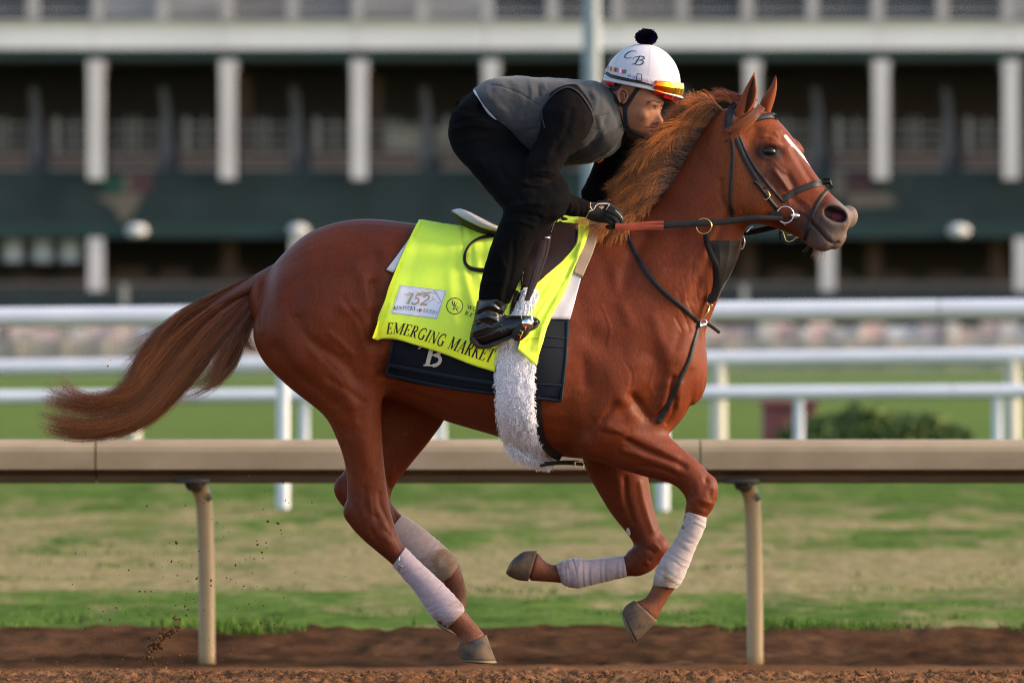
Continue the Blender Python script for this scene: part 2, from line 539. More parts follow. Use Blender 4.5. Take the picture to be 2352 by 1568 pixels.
# ---- shrubs and a crate beyond the rails
M_leaf = noisy('shrub_leaves', (0.05,0.085,0.018), (0.11,0.15,0.035), 6, 0.9, 0)
def shrub(cx, D, wpx, ytop, label):
    k = U*D/CAM_D; y = D-CAM_D; g = np.random.default_rng(int(cx))
    root = empty('shrub', ((cx-1176)*k, y, ground_z(y)), label, 'shrub')
    hgt = CAM_Z-(ytop-HZ)*k-ground_z(y); n = 5000
    a = g.random(n)*6.28; rr = np.sqrt(g.random(n)); X = rr*np.cos(a); Y = rr*np.sin(a)*.5
    top = np.sqrt(np.clip(1-rr**2, 0, 1))*(.7+.5*vnoise(X+9, Y+9, 5, int(cx)))
    Z = top*g.random(n)**.4*hgt
    c = np.stack([X*wpx*k/2, Y*wpx*k/2, Z], 1)+np.array(root.location)
    d1 = g.normal(size=(n,3))*.06; d2 = g.normal(size=(n,3))*.06
    V = np.concatenate([c-d1, c+d1, c+d2]); i = np.arange(n)
    mesh_obj('foliage', V, np.stack([i,i+n,i+2*n],1), M_leaf, root)
    st = MB()
    for q in range(5):
        ax = root.location.x+g.uniform(-.3,.3)*wpx*k; st.tube([(ax,y,ground_z(y)),(ax+g.uniform(-.2,.2),y,ground_z(y)+hgt*.6)], .03, 6)
        st.build('stem', M_dark, root) ; st = MB()
    return root
shrub(2010, 135, 430, 948, 'wide dark green shrub beyond the rails, right of the horse')
shrub(1930, 137, 250, 962, 'smaller dark shrub against the maroon crate')
M_maroon = noisy('maroon_paint', (0.14,0.03,0.03), (0.2,0.05,0.045), 3, 0.6, 0)
k = U*136/CAM_D
crate = empty('maroon_crate', ((1812-1176)*k, 136-CAM_D, ground_z(90)), 'low maroon crate on the turf beside the wide shrub', 'crate')
zc = CAM_Z-(930-HZ)*k
MB().box((1752-1176)*k,(1872-1176)*k,92.6,93.6,ground_z(93),zc).build('body', M_maroon, crate)
MB().box((1746-1176)*k,(1878-1176)*k,92.5,93.7,zc,zc+.06).build('lid', M_maroon, crate)

# ---- the grandstand
SD = 380.0; SY = SD-CAM_D; SK = U*SD/CAM_D
def sx(p): return (p-1176)*SK
def sz(q): return CAM_Z-(q-HZ)*SK
M_sw = noisy('white_painted_steel', (0.70,0.61,0.57), (0.84,0.74,0.69), 0.25, 0.6, 0)
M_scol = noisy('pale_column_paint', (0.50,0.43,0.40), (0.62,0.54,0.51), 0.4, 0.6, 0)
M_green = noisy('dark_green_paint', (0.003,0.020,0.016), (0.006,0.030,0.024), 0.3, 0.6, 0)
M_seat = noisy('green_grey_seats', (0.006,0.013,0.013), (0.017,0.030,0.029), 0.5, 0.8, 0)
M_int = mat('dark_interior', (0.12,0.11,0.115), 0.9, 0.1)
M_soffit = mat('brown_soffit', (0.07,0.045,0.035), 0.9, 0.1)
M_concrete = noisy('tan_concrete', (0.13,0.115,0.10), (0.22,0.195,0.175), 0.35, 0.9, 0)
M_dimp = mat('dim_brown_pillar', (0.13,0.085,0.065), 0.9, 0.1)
M_rafter = noisy('grey_framework', (0.26,0.24,0.22), (0.38,0.35,0.32), 0.3, 0.9, 0)
M_frame = mat('pale_frame_paint', (0.27,0.245,0.22), 0.9)
stand = empty('grandstand', (0, SY, ground_z(SY)), 'long white and dark green racecourse grandstand with pale columns and open dark galleries', 'building')
XL, XR = sx(-500), sx(2850)
def sbox(name, p0, p1, q0, q1, y0, y1, m, parent=stand):
    return MB().box(sx(p0), sx(p1), SY+y0, SY+y1, sz(q1), sz(q0)).build(name, m, parent)
# structure of the galleries
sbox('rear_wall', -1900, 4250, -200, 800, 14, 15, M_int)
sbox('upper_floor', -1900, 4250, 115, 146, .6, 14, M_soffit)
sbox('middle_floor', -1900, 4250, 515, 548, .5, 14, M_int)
p = -1895
while p < 4000:
    sbox('fascia_panel', p+.7, p+300.3, 54, 113, -.6, .6, M_sw); p += 301
sbox('fascia_coping', -1900, 4250, 45, 54, -.8, .8, M_rafter)
sbox('green_beam', -1900, 4250, 113.5, 139, -.35, .5, M_green)
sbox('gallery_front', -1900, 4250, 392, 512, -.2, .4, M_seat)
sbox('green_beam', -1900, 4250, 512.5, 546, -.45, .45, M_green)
g = np.random.default_rng(3)
# upper terrace: posts, rails and packed seats
q = -1874
i = 0
while q < 4200:
    sbox('terrace_post', q-13, q+13, -60, 45, .8, 1.6, M_rafter)
    sbox('terrace_panel', q+15, q+134, -60, 38, 2.2+ (i%3)*.3, 3, (M_rafter, M_seat, M_concrete)[g.integers(0,3)])
    q += 149.7; i += 1
for zz in (8, 24):
    sbox('terrace_rail', -1900, 4250, zz, zz+3, 1.7, 1.9, M_sw)
# columns
for k_, cxp in enumerate([-1883, -1582, -1281, -980, -680, -379, -78, 222, 525, 826, 1128, 1428, 1727, 2022, 2320, 2621, 2922, 3223, 3524, 3825, 4126]):
    sbox('column', cxp-18, cxp+18, 139.5, 412, -1.0, -.46, M_scol)
    sbox('column_capital', cxp-24, cxp+24, 139.5, 166, -.46, .2, M_concrete)
for cxp in (-80, 222, 686, 1128, 1900, 2345):
    sbox('lower_column', cxp-17, cxp+17, 547, 684 if cxp != 686 else 640, -.9, -.4, M_scol)
for cxp in (522, 826, 1427, 1722, 2015, 2300):
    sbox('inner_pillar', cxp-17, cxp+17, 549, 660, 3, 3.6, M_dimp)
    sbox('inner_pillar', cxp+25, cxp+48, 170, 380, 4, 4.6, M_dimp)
# seat frames seen through the middle gallery: rails and uprights
for b_ in range(-7, 14):
    c0 = 222+301*b_
    for r_, (qq) in enumerate((282, 305, 331, 358, 384)):
        sbox('gallery_rail', c0+26, c0+138, qq, qq+4.5, 1.9-r_*.3, 2.0-r_*.3, M_frame)
        sbox('gallery_rail', c0+188, c0+292, qq, qq+4.5, 1.9-r_*.3, 2.0-r_*.3, M_frame)
    for u_ in (64, 84, 142, 196, 240):
        sbox('gallery_upright', c0+u_, c0+u_+(14 if u_ in (142,196) else 6), 268, 390, 2.1, 2.3, M_frame)
    sbox('gallery_steps', c0+26, c0+138, 345, 392, 1.6, 1.7, M_dimp)
    sbox('gallery_steps', c0+190, c0+290, 345, 392, 1.6, 1.7, M_dimp)
    # dark raking struts
    MB().add([(sx(c0+140),SY+2,sz(200)),(sx(c0+158),SY+2,sz(200)),(sx(c0+182),SY+2,sz(400)),(sx(c0+160),SY+2,sz(400)),
              (sx(c0+140),SY+2.4,sz(200)),(sx(c0+158),SY+2.4,sz(200)),(sx(c0+182),SY+2.4,sz(400)),(sx(c0+160),SY+2.4,sz(400))],
             [(0,1,2,3),(7,6,5,4),(0,4,5,1),(1,5,6,2),(2,6,7,3),(3,7,4,0)]).build('raking_strut', M_int, stand)
# room high on the left of the rider, its light painted as pale walls
M_room = mat('lit_room_wall', (0.55,0.45,0.33), 0.8)
sbox('room_wall', 884, 1052, 292, 318, 2.6, 2.8, M_room); sbox('room_wall', 884, 1010, 318, 360, 2.6, 2.8, M_room)
sbox('room_wall', 1010, 1052, 318, 345, 2.6, 2.8, M_concrete)
# signs on the gallery front
M_ban = mat('tan_banner', (0.13,0.10,0.075), 0.9)
M_ban2 = mat('maroon_banner', (0.075,0.03,0.033), 0.9)
M_ban3 = mat('bright_green_banner', (0.01,0.06,0.04), 0.9)
def spoly(name, pts, m, y=-.26):
    v = [(sx(a), SY+y, sz(b)) for a, b in pts]; n = len(v)
    v += [(a, b+.04, c) for a, b, c in v]
    f = [tuple(range(n)), tuple(range(2*n-1, n-1, -1))]+[(i, (i+1) % n, n+(i+1) % n, n+i) for i in range(n)]
    return mesh_obj(name, v, f, m, stand, False)
spoly('banner', [(218,452),(330,440),(318,470),(300,500),(280,512),(262,478)], M_ban)
spoly('banner', [(240,412),(282,412),(282,442),(240,442)], M_ban3)
spoly('banner', [(300,398),(352,398),(350,440),(306,440)], M_ban2, -.28)
spoly('banner', [(284,402),(302,402),(300,440),(284,444)], M_ban)
spoly('banner', [(1945,398),(2000,398),(2000,440),(1945,440)], M_ban2)
spoly('banner', [(1908,396),(1942,396),(1942,452),(1912,456)], M_ban)
spoly('banner', [(1930,444),(2040,444),(2060,470),(1960,478)], M_ban)
spoly('banner', [(1950,60),(1990,60),(1990,62),(1950,62)], M_ban)
# globe lamps along the beam and bright windows below
M_lampw = mat('white_lamp_globe', (0.62,0.60,0.58), 0.5)
for cxp, wq in ((316, 25), (686, 24), (2200, 26), (-60, 25), (2600, 25)):
    V, F, T = ellipsoid((sx(cxp), SY-.8, sz(530)), (wq*SK, .35, 15*SK), n=16)
    mesh_obj('globe_lamp', V, [tuple(a) for a in F]+[tuple(a) for a in T], M_lampw, stand)
M_win = mat('milky_window', (0.50,0.53,0.56), 0.3)
for cxp in (28, 95, 158):
    f = sbox('window', cxp-25, cxp+25, 548, 604, 1.0, 1.1, M_int)
    sbox('pane', cxp-21, cxp+21, 551, 600, .9, .98, M_win, f)
for r_ in range(6):
    sbox('seat_row', -1900, 4250, 640+r_*9, 645+r_*9, 2.5-r_*.7, 3.2-r_*.7, (M_rafter if r_ % 2 else M_dimp))
sbox('lower_front', -1900, 4250, 668, 800, -1.6, -1.3, M_seat)
for b_ in range(-15, 35):
    sbox('seat_block', b_*118+g.uniform(0,20), b_*118+g.uniform(70,100), 618+g.uniform(-4,10), 668, 3.6, 4.2, M_dimp)
sbox('rail_post', 284, 298, 655, 700, -2.2, -2.0, M_rafter)
sbox('rail_post', 1700, 1714, 655, 700, -2.2, -2.0, M_rafter)

# trackside apron in front of the stand: pale boxes and people-height clutter behind the far rail
apron = empty('apron_wall', (0, 300-CAM_D, ground_z(200)), 'pale trackside wall of box seats between the white rails', 'wall')
M_pale = noisy('pale_wall', (0.34,0.28,0.22), (0.46,0.39,0.32), 0.12, 0.9, 0)
AK = U*300/CAM_D
def abox(name, p0, p1, q0, q1, y0, y1, m):
    return MB().box((p0-1176)*AK, (p1-1176)*AK, 300-CAM_D+y0, 300-CAM_D+y1, CAM_Z-(q1-HZ)*AK, CAM_Z-(q0-HZ)*AK).build(name, m, apron)
abox('wall_base', -1900, 4250, 780, 850, 0, 1, M_pale)
tones = [(0.50,0.36,0.33), (0.52,0.46,0.40), (0.42,0.33,0.29), (0.60,0.52,0.45), (0.55,0.42,0.40), (0.28,0.25,0.24), (0.62,0.60,0.58)]
M_t = [mat('box_tone', c, 0.9) for c in tones]
pp = -1900
while pp < 4250:
    ww = g.uniform(14, 60)
    abox('seat_box', pp+.5, pp+ww-.5, 738+g.uniform(0,16), 779.5, .1+g.uniform(0,1), 1.9, M_t[g.integers(0, 7)]); pp += ww
pp = -1880
while pp < 4240:
    abox('wall_post', pp, pp+12, 770, 845, -.35, -.05, M_rafter if g.random() < .4 else M_pale); pp += g.uniform(60, 150)
far_rail = empty('white_rail', (0, 270-CAM_D, ground_z(200)), 'farthest thin grey fence line in front of the pale trackside wall', 'fence')
FK = U*270/CAM_D
MB().box((-1900-1176)*FK, (4250-1176)*FK, 270-CAM_D, 270-CAM_D+.15, CAM_Z-(868-HZ)*FK, CAM_Z-(858-HZ)*FK).build('rail', M_rafter, far_rail)
pp = -1765
while pp < 4200:
    MB().box((pp-1176)*FK, (pp+9-1176)*FK, 270-CAM_D-.1, 270-CAM_D-.01, ground_z(200), CAM_Z-(856-HZ)*FK).build('post', M_rafter, far_rail); pp += 205

# tall grey lamp pole behind the rider
PD = 200.0; PK = U*PD/CAM_D; xp = (1359-1176)*PK
pole = empty('light_pole', (xp, PD-CAM_D, ground_z(PD-CAM_D)), 'tall pale grey light pole standing behind the rider', 'pole')
M_pole = noisy('galvanised_steel', (0.17,0.20,0.22), (0.24,0.27,0.29), 0.8, 0.5, 0)
MB().tube([(xp,PD-CAM_D,ground_z(150)),(xp,PD-CAM_D,2.0),(xp,PD-CAM_D,8.0),(xp,PD-CAM_D,14.0)], [.17,.155,.145,.13], 20).build('shaft', M_pole, pole, True)
MB().box(xp-.35,xp+.35,PD-CAM_D-.35,PD-CAM_D+.35,ground_z(150),ground_z(150)+.12).build('base', M_concrete, pole)
lh = MB().box(xp-1.3,xp+1.3,PD-CAM_D-.1,PD-CAM_D+.1,13.8,14.0).build('lamp_arm', M_pole, pole)
for dx in (-1.1,-.4,.4,1.1):
    MB().box(xp+dx-.22,xp+dx+.22,PD-CAM_D-.35,PD-CAM_D-.11,13.75,14.2).build('floodlight', M_lampw, pole)
# ============================================================ THE HORSE
M_coat = mat('chestnut_coat', (0.12,0.03,0.011), 0.42, 0.13)
def _coat():
    m = M_coat
    at = nd(m, 'ShaderNodeAttribute', attribute_name='tint')
    v = coords(m, (1,1,1))
    n1 = noise(m, 3.0, 4, 0.6, v)
    n2 = noise(m, 150, 4, 0.8, coords(m, (1,1,0.3)))
    c = mix(m, 1.0, at.outputs['Color'], ramp(m, n1, [(0.3,(0.80,0.78,0.78)),(0.7,(1.14,1.14,1.12))]), 'MULTIPLY')
    c = mix(m, 1.0, c, ramp(m, n2, [(0.25,(0.62,0.6,0.6)),(0.75,(1.36,1.36,1.34))]), 'MULTIPLY')
    lk(m, c, bsdf(m).inputs['Base Color'])
    bump(m, n2, 0.3, 0.003)
    b = bsdf(m)
    b.inputs['Sheen Weight'].default_value = 0.0
    b.inputs['Sheen Tint'].default_value = (1.0,0.55,0.35,1)
    b.inputs['Sheen Roughness'].default_value = 0.4
    r = ramp(m, n1, [(0.3,(0.44,)*3),(0.7,(0.58,)*3)])
    lk(m, r, b.inputs['Roughness'])
_coat()

NH, FH, NF, FF = -86, 84, -78, 80      # depths of the four legs
L_trunk = [(608,632,600,760,60,0),(655,578,640,850,125,0),(712,533,700,900,150,0),(785,508,800,905,162,0),
  (860,503,880,915,163,0,-.06),(960,514,960,945,160,0,-.12),(1050,528,1040,972,172,0,-.12),(1150,530,1145,1003,180,0,-.14),
  (1240,515,1245,1038,172,0,-.2),(1310,505,1325,1052,150,0,-.28),(1385,520,1420,1050,135,0,-.3),(1455,590,1500,1010,120,0,-.25),
  (1530,690,1550,970,105,0,-.1),(1580,770,1575,925,80,0)]
L_neck = [(1250,520,1450,980,95,0,-.2),(1330,520,1575,900,105,0,-.25),(1400,508,1612,775,100,0,-.3),(1455,498,1645,690,86,0,-.34),
  (1505,470,1680,615,72,0,-.34),(1548,412,1702,550,64,0,-.3),(1592,342,1712,500,60,0,-.28),(1632,285,1706,462,58,0,-.22),(1668,256,1700,430,58,0,-.15)]
TH_HEAD = R(14)
L_head = [(1672,262,1640,395,50,0,0,2.2),(1720,246,1652,440,52,-2,-.05,2.3),(1768,262,1662,480,58,-5,-.12,2.5),(1800,292,1692,502,63,-9,-.2,2.7),
  (1829,330,1732,512,62,-14,-.3,2.8),(1852,370,1770,520,52,-19,-.3,2.7),(1878,408,1800,531,43,-24,-.22,2.5),(1906,444,1828,543,37,-29,-.1,2.4),
  (1932,468,1850,558,38,-33,.05,2.4),(1951,487,1868,572,37,-36,.1,2.3),(1950,512,1890,577,31,-38,.1,2.2),(1942,535,1908,570,20,-38,0,2.1)]
L_nh = [(900,600,650,640,70,-78),(892,720,586,740,84,NH),(884,820,601,820,86,NH),(879,890,668,890,76,NH),(877,950,744,952,62,NH),(879,1010,775,1008,50,NH),
  (884,1070,792,1058,40,NH),(890,1120,798,1105,34,NH),(897,1165,799,1155,33,NH),(906,1200,802,1198,32,NH),(916,1228,836,1238,29,NH),
  (930,1256,904,1296,21,NH),(985,1308,948,1346,19,NH),(1030,1355,985,1398,23,NH),(1062,1392,1004,1424,26,NH),(1079,1412,1036,1444,21,NH),
  (1097,1434,1052,1462,21,NH),(1114,1455,1050,1486,28,NH)]
L_fh = [(960,760,720,760,60,60),(1010,880,760,880,62,FH),(1021,955,790,960,55,FH),(995,1002,800,1020,45,FH),(950,1058,795,1068,38,FH),(918,1098,780,1098,34,FH),
  (900,1128,771,1128,33,FH),(898,1152,777,1153,32,FH),(912,1174,812,1186,28,FH),(925,1187,882,1232,21,FH),(985,1232,942,1284,20,FH),
  (1020,1258,983,1314,24,FH),(1049,1288,1014,1335,26,FH),(1062,1320,1022,1350,21,FH),(1071,1362,1030,1372,20,FH),(1071,1396,1020,1400,25,FH)]
L_nf = [(1500,800,1320,820,62,-70),(1472,870,1316,940,66,-80),(1446,925,1320,1005,62,-84),(1475,947,1334,1044,56,-84),(1512,983,1388,1064,48,NF),(1567,1029,1470,1090,38,NF),
  (1611,1067,1540,1109,32,NF),(1635,1100,1567,1131,31,NF),(1645,1135,1575,1150,32,NF),(1637,1165,1573,1163,29,NF),(1619,1190,1572,1176,22,NF),
  (1614,1212,1564,1207,20,NF),(1592,1258,1544,1250,19,NF),(1577,1298,1514,1287,23,NF),(1567,1325,1503,1318,26,NF),(1549,1348,1497,1344,21,NF),
  (1525,1386,1481,1370,20,NF),(1507,1420,1458,1379,27,NF)]
L_ff = [(1500,920,1330,940,52,70),(1490,1000,1330,1000,54,FF),(1489,1080,1344,1074,48,FF),(1495,1130,1370,1124,42,FF),(1506,1181,1404,1180,35,FF),
  (1520,1227,1440,1225,31,FF),(1528,1256,1456,1252,32,FF),(1524,1282,1442,1268,31,FF),(1500,1310,1437,1276,28,FF),(1470,1324,1436,1278,25,FF),(1441,1325,1434,1279,21,FF),
  (1388,1335,1394,1284,19,FF),(1340,1345,1340,1286,23,FF),(1312,1346,1304,1288,25,FF),(1286,1340,1278,1298,20,FF),(1250,1337,1256,1292,20,FF),(1218,1335,1235,1270,27,FF)]

def build_horse_skin():
    h = 0.0054
    s = SDF(W(560,0,0)[:1]+(-0.36,)+(0.0,), W(1985,0,0)[:1]+(0.36,)+(2.25,), h, band=11)
    s.add(loft(L_trunk, cap=(.6,.6)))
    s.add(loft(L_neck, cap=(.3,.3)), 0.10)
    s.add(loft(L_head, cap=(.5,.7), yaw=TH_HEAD, nr=44), 0.045)
    s.add(loft(L_nh, cap=(.3,.3)), 0.06)
    s.add(loft(L_fh, cap=(.3,.3)), 0.05)
    s.add(loft(L_nf, cap=(.3,.3)), 0.05)
    s.add(loft(L_ff, cap=(.3,.3)), 0.05)
    # breast muscles either side of the breastbone
    s.add(loft([(1600,770,1520,800,45,-55),(1598,850,1500,880,50,-58),(1572,930,1470,960,45,-58),(1530,985,1450,990,35,-55)]), 0.05)
    s.add(loft([(1604,770,1520,800,45,55),(1600,850,1500,880,50,58),(1580,935,1470,960,45,58),(1535,992,1450,990,35,55)]), 0.05)
    # hock points and knee bumps
    for (x, y, d, r) in ((806,1172,NH,15),(781,1120,FH,14),(1628,1118,NF,18),(1518,1258,FF,18)):
        s.add(ellipsoid(W(x,y,d), (r*U*1.1, r*U*1.3, r*U*1.5)), 0.02)
    # eye socket ridge and cheek bone
    s.add(ellipsoid(W(1768,326,-54), (24*U, 9*U, 10*U), Matrix.Rotation(R(20),3,'Y')), 0.02)
    s.add(ellipsoid(W(1832,336,40), (25*U, 12*U, 10*U), Matrix.Rotation(R(52),3,'Y')), 0.04)
    # nostrils: flared rim, then the hollow
    ro = Matrix.Rotation(R(22),3,'Y')
    s.add(ellipsoid(W(1915,497,-60), (37*U, 15*U, 29*U), ro), 0.02)
    s.add(ellipsoid(W(1946,499,2), (25*U, 17*U, 28*U), ro), 0.02)
    s.cut(ellipsoid(W(1916,493,-70), (27*U, 22*U, 18*U), ro), 0.006)
    # lower lip and chin
    s.add(ellipsoid(W(1884,551,-36), (30*U, 25*U, 19*U), Matrix.Rotation(R(35),3,'Y')), 0.015)
    # cheek (masseter) and facial crest
    s.add(ellipsoid(W(1712,420,-42), (46*U, 24*U, 62*U), Matrix.Rotation(R(-12),3,'Y')), 0.03)
    s.blur(1)
    V, Q = s.mesh()
    return V, Q
HV, HQ = build_horse_skin()

# muscle relief: ridges and hollows along lines (layout units), radius, height in mm
RELIEF = [
 # quarters
 ([(633,613),(605,662),(593,706),(596,753)],5,-5), ([(640,620),(614,668),(603,712),(607,760)],8,3),
 ([(835,585),(748,619),(680,678)],26,-13), ([(820,613),(839,650),(851,700)],18,10), ([(864,585),(868,600)],15,-10), ([(857,655),(862,690),(868,735),(868,790)],13,-13),
 ([(880,620),(900,660)],18,5), ([(792,706),(820,716),(833,753),(845,806),(854,862)],16,9), ([(686,737),(705,775),(736,796),(792,831),(823,871)],14,-10),
 ([(760,765),(790,790),(811,812)],7,4), ([(636,799),(677,852),(724,887),(767,924)],15,-8), ([(683,740),(706,787),(730,815)],9,4), ([(786,880),(811,924)],17,8),
 ([(761,939),(770,960)],16,4), ([(839,924),(830,960)],10,-6), ([(800,950),(806,985)],14,-4), ([(640,660),(650,760),(690,830)],22,5), ([(720,640),(700,560)],25,4), ([(700,700),(740,730)],22,4),
 ([(792,690),(830,740),(850,790)],7,-5), ([(760,870),(800,895),(825,915)],8,-5),
 # gaskin, hock
 ([(788,1025),(800,1072),(814,1102),(817,1140)],7,-7), ([(850,1140),(855,1169)],5,3), ([(838,1120),(838,1160)],7,-4), ([(882,1110),(894,1172),(917,1222)],5,3.5),
 ([(872,1130),(876,1160),(899,1207)],5,-4), ([(882,1198),(884,1204)],8,4.5), ([(891,1236),(896,1242)],8,3.5), ([(864,1184),(868,1190)],6,-4), ([(852,1215),(870,1240)],7,-3), ([(838,1010),(842,1060)],14,4), ([(866,1010),(868,1070)],6,-3),
 ([(899,1084),(905,1040),(930,1000)],6,5,1), ([(890,1100),(893,1120)],5,-5,1), ([(920,1060),(950,1010)],8,-3,1),
 # belly line and ribs
 ([(930,900),(1000,925),(1080,955)],12,-4), ([(900,780),(905,860)],14,-8),
 # shoulder and arm
 ([(1382,963),(1401,940),(1411,925)],7,-6), ([(1430,920),(1449,951)],14,7), ([(1453,910),(1484,954)],10,-11), ([(1396,980),(1477,1009),(1549,1051)],12,6),
 ([(1377,989),(1420,996),(1445,990)],6,-3), ([(1440,1010),(1491,1037),(1537,1054),(1570,1070)],7,-8), ([(1430,1032),(1501,1054),(1549,1075)],8,5), ([(1470,1068),(1525,1077),(1560,1095)],6,-4),
 ([(1342,1023),(1346,1029)],18,8), ([(1358,968),(1350,990)],14,-7), ([(1330,900),(1322,960)],20,5), ([(1620,1099),(1621,1104)],5,-5), ([(1630,1128),(1629,1134)],5,-3.5), ([(1600,1110),(1602,1130)],8,2.5),
 ([(1612,1147),(1640,1157)],5,3.5), ([(1590,1150),(1600,1142)],6,3), ([(1605,1160),(1625,1168)],5,-3), ([(1546,868),(1540,909),(1522,942),(1494,962)],6,-10), ([(1530,880),(1520,926)],10,6),
 ([(1550,915),(1543,950),(1530,970)],5,-6), ([(1560,880),(1556,930)],8,5), ([(1360,775),(1395,798),(1425,805)],26,-11), ([(1410,627),(1424,690),(1443,737)],14,4), ([(1542,803),(1546,815)],28,7), ([(1468,803),(1500,812)],20,-5),
 ([(1500,730),(1520,790),(1540,860)],14,4), ([(1470,840),(1480,880)],22,4), ([(1400,860),(1420,900)],24,4), ([(1350,680),(1370,740)],22,4), ([(1340,830),(1345,880)],14,-4),
 ([(1571,638),(1567,671)],2.6,-1.4), ([(1586,635),(1593,671)],2.6,-1.4), ([(1607,640),(1606,663)],2.6,-2), ([(1556,671),(1563,700)],2.6,-1.4), ([(1578,690),(1590,720),(1594,745)],3,-2.2), ([(1560,705),(1575,735),(1583,760)],3,-2.4), ([(1568,650),(1572,690)],2,2),
 ([(1600,655),(1603,690)],2.6,-2), ([(1590,600),(1588,630)],2.6,-1.6), ([(1550,730),(1566,760)],3,-2.5),
 ([(1668,500),(1640,560),(1612,630),(1590,690)],11,-7), ([(1560,460),(1520,560),(1500,640)],30,5), ([(1600,430),(1580,520)],26,4), ([(1480,540),(1440,620),(1420,680)],16,-5), ([(1640,520),(1615,590)],10,3),
 # fore knee and far forearm
 ([(1436,1100),(1440,1150),(1455,1200)],6,-5,1), ([(1470,1110),(1480,1160),(1500,1220)],7,5,1), ([(1420,1100),(1425,1160)],9,4,1), ([(1490,1262),(1500,1268)],5,-3.5,1), ([(1485,1292),(1490,1296)],5,3,1), ([(1505,1250),(1515,1262)],5,3,1),
 # veins and folds
 ([(868,985),(874,1020),(868,1060),(876,1095)],3,1.6), ([(806,1120),(822,1150),(838,1185)],3,1.5), ([(1410,985),(1440,1000),(1480,1020),(1520,1032)],3,1.4), ([(1470,1046),(1500,1062),(1540,1080),(1566,1098)],3,1.5),
 ([(1790,438),(1806,452),(1812,470)],3,2), ([(1776,372),(1794,392),(1812,400)],3,1.6), ([(1690,300),(1705,330),(1700,360)],3.4,1.4), ([(1840,460),(1856,470),(1866,486)],3,1.6), ([(1010,948),(1060,962),(1120,985)],3.4,1.4),
 ([(720,620),(735,660),(730,700)],3.4,-1.2), ([(660,680),(668,720),(690,760)],3.4,-1.3), ([(740,820),(775,850),(800,890)],3.4,-1.4), ([(1380,700),(1400,750),(1396,790)],3.4,1.2), ([(1500,850),(1490,880),(1500,905)],3.4,1.4), ([(1435,830),(1450,860),(1446,890)],3.4,-1.2),
 ([(1615,1080),(1628,1092)],3,1.6), ([(1585,1120),(1596,1130)],3,-1.5), ([(1618,1128),(1610,1140)],3,1.5), ([(1640,1120),(1636,1140)],3,1.2), ([(1510,1268),(1498,1284)],3,1.4,1), ([(1700,480),(1715,500)],3,-1.6), ([(860,1150),(868,1175)],3,1.6), ([(905,1180),(912,1200)],3,-1.6), ([(886,1216),(896,1226)],3,-1.8),
 ([(600,620),(590,650)],3,-2), ([(1345,560),(1380,600),(1400,650)],20,-4), ([(1560,770),(1550,800)],10,-3), ([(1600,790),(1590,840)],8,3),
 # head
 ([(1653,415),(1655,450),(1666,475),(1678,492)],6,-7), ([(1744,341),(1754,333),(1768,331),(1782,337)],4,2.5), ([(1742,352),(1752,362),(1768,365),(1782,358)],4,2.5), ([(1748,318),(1762,318)],9,-5), ([(1779,306),(1788,318)],3,2.5),
 ([(1778,394),(1794,416),(1807,435)],5.5,8), ([(1782,436),(1768,418)],9,-6), ([(1822,428),(1808,402)],8,-7), ([(1822,345),(1844,385),(1862,415)],8,-7), ([(1790,345),(1800,365)],8,-3), ([(1800,330),(1830,370),(1870,430)],10,2),
 ([(1860,511),(1879,530),(1898,551),(1913,560),(1924,557)],3,-8), ([(1866,503),(1890,528),(1908,546)],5,2.5), ([(1832,492),(1848,497),(1858,508)],4,-4), ([(1845,480),(1852,488)],3,-2.5), ([(1870,540),(1880,560)],9,2),
 ([(1735,300),(1725,330)],12,-6), ([(1760,300),(1790,300)],9,4), ([(1745,320),(1764,316)],8,-4), ([(1815,452),(1835,470)],9,-4), ([(1760,385),(1745,400)],10,-3), ([(1880,470),(1890,455)],8,-4), ([(1938,520),(1942,535)],6,2),
]
def sculpt(V, Q, relief, side=-1):
    N = normals(V, Q)
    P = to_layout(V)
    d = np.zeros(len(V))
    wgt = np.clip(np.abs(N[:, 1])*1.6-0.25, 0, 1)
    for path, rad, amp, *sd in relief:
        path = spl(path, 5) if len(path) > 2 else np.array(path, float)
        m = (P[:,0] > path[:,0].min()-rad*2.5) & (P[:,0] < path[:,0].max()+rad*2.5) & (P[:,1] > path[:,1].min()-rad*2.5) & (P[:,1] < path[:,1].max()+rad*2.5)
        if sd:
            m &= (V[:,1]*sd[0] > 0.0)
        q = seg_dist(P[m], path)
        d[m] += amp*0.001*np.exp(-(q/rad)**2)*wgt[m]
    return V + N*d[:, None]

HV = sculpt(HV, HQ, RELIEF)
HP = to_layout(HV)
HN = normals(HV, HQ)
# colours of the coat; low on belly and legs they also carry painted shade
def blend(c, t, col):
    return c*(1-t[:, None])+np.array(col)[None]*t[:, None]
def near_w(path, r0, r1):
    p = spl(path, 5) if len(path) > 2 else path
    return np.clip((r1-seg_dist(HP, p))/(r1-r0), 0, 1)
HC = np.tile([[0.122, 0.0232, 0.0064]], (len(HV), 1))
nse = vnoise(HP[:,0]+HV[:,1]*400, HP[:,1], 0.02, 3)
HC = blend(HC, np.clip(nse-.4, 0, 1)*.5, (0.16,0.038,0.011))
HC = blend(HC, near_w([(1720,300),(1690,420),(1740,440)], 20, 90)*.6, (0.20,0.050,0.012))
HC = blend(HC, near_w([(1940,500),(1890,545)], 30, 62)*.92, (0.125,0.10,0.088))
HC = blend(HC, near_w([(1830,500),(1870,520)], 12, 46)*.85, (0.04,0.019,0.015))
HC = blend(HC, near_w([(1750,380),(1790,420)], 14, 52)*.7, (0.055,0.020,0.013))
HC = blend(HC, near_w([(1748,349),(1782,351)], 9, 24)*.92, (0.012,0.008,0.007))
HC = blend(HC, np.clip((HP[:,1]-960)/220, 0, 1)*.35, (0.062,0.013,0.0055))  # darker legs; shade of belly and legs is painted into the coat too
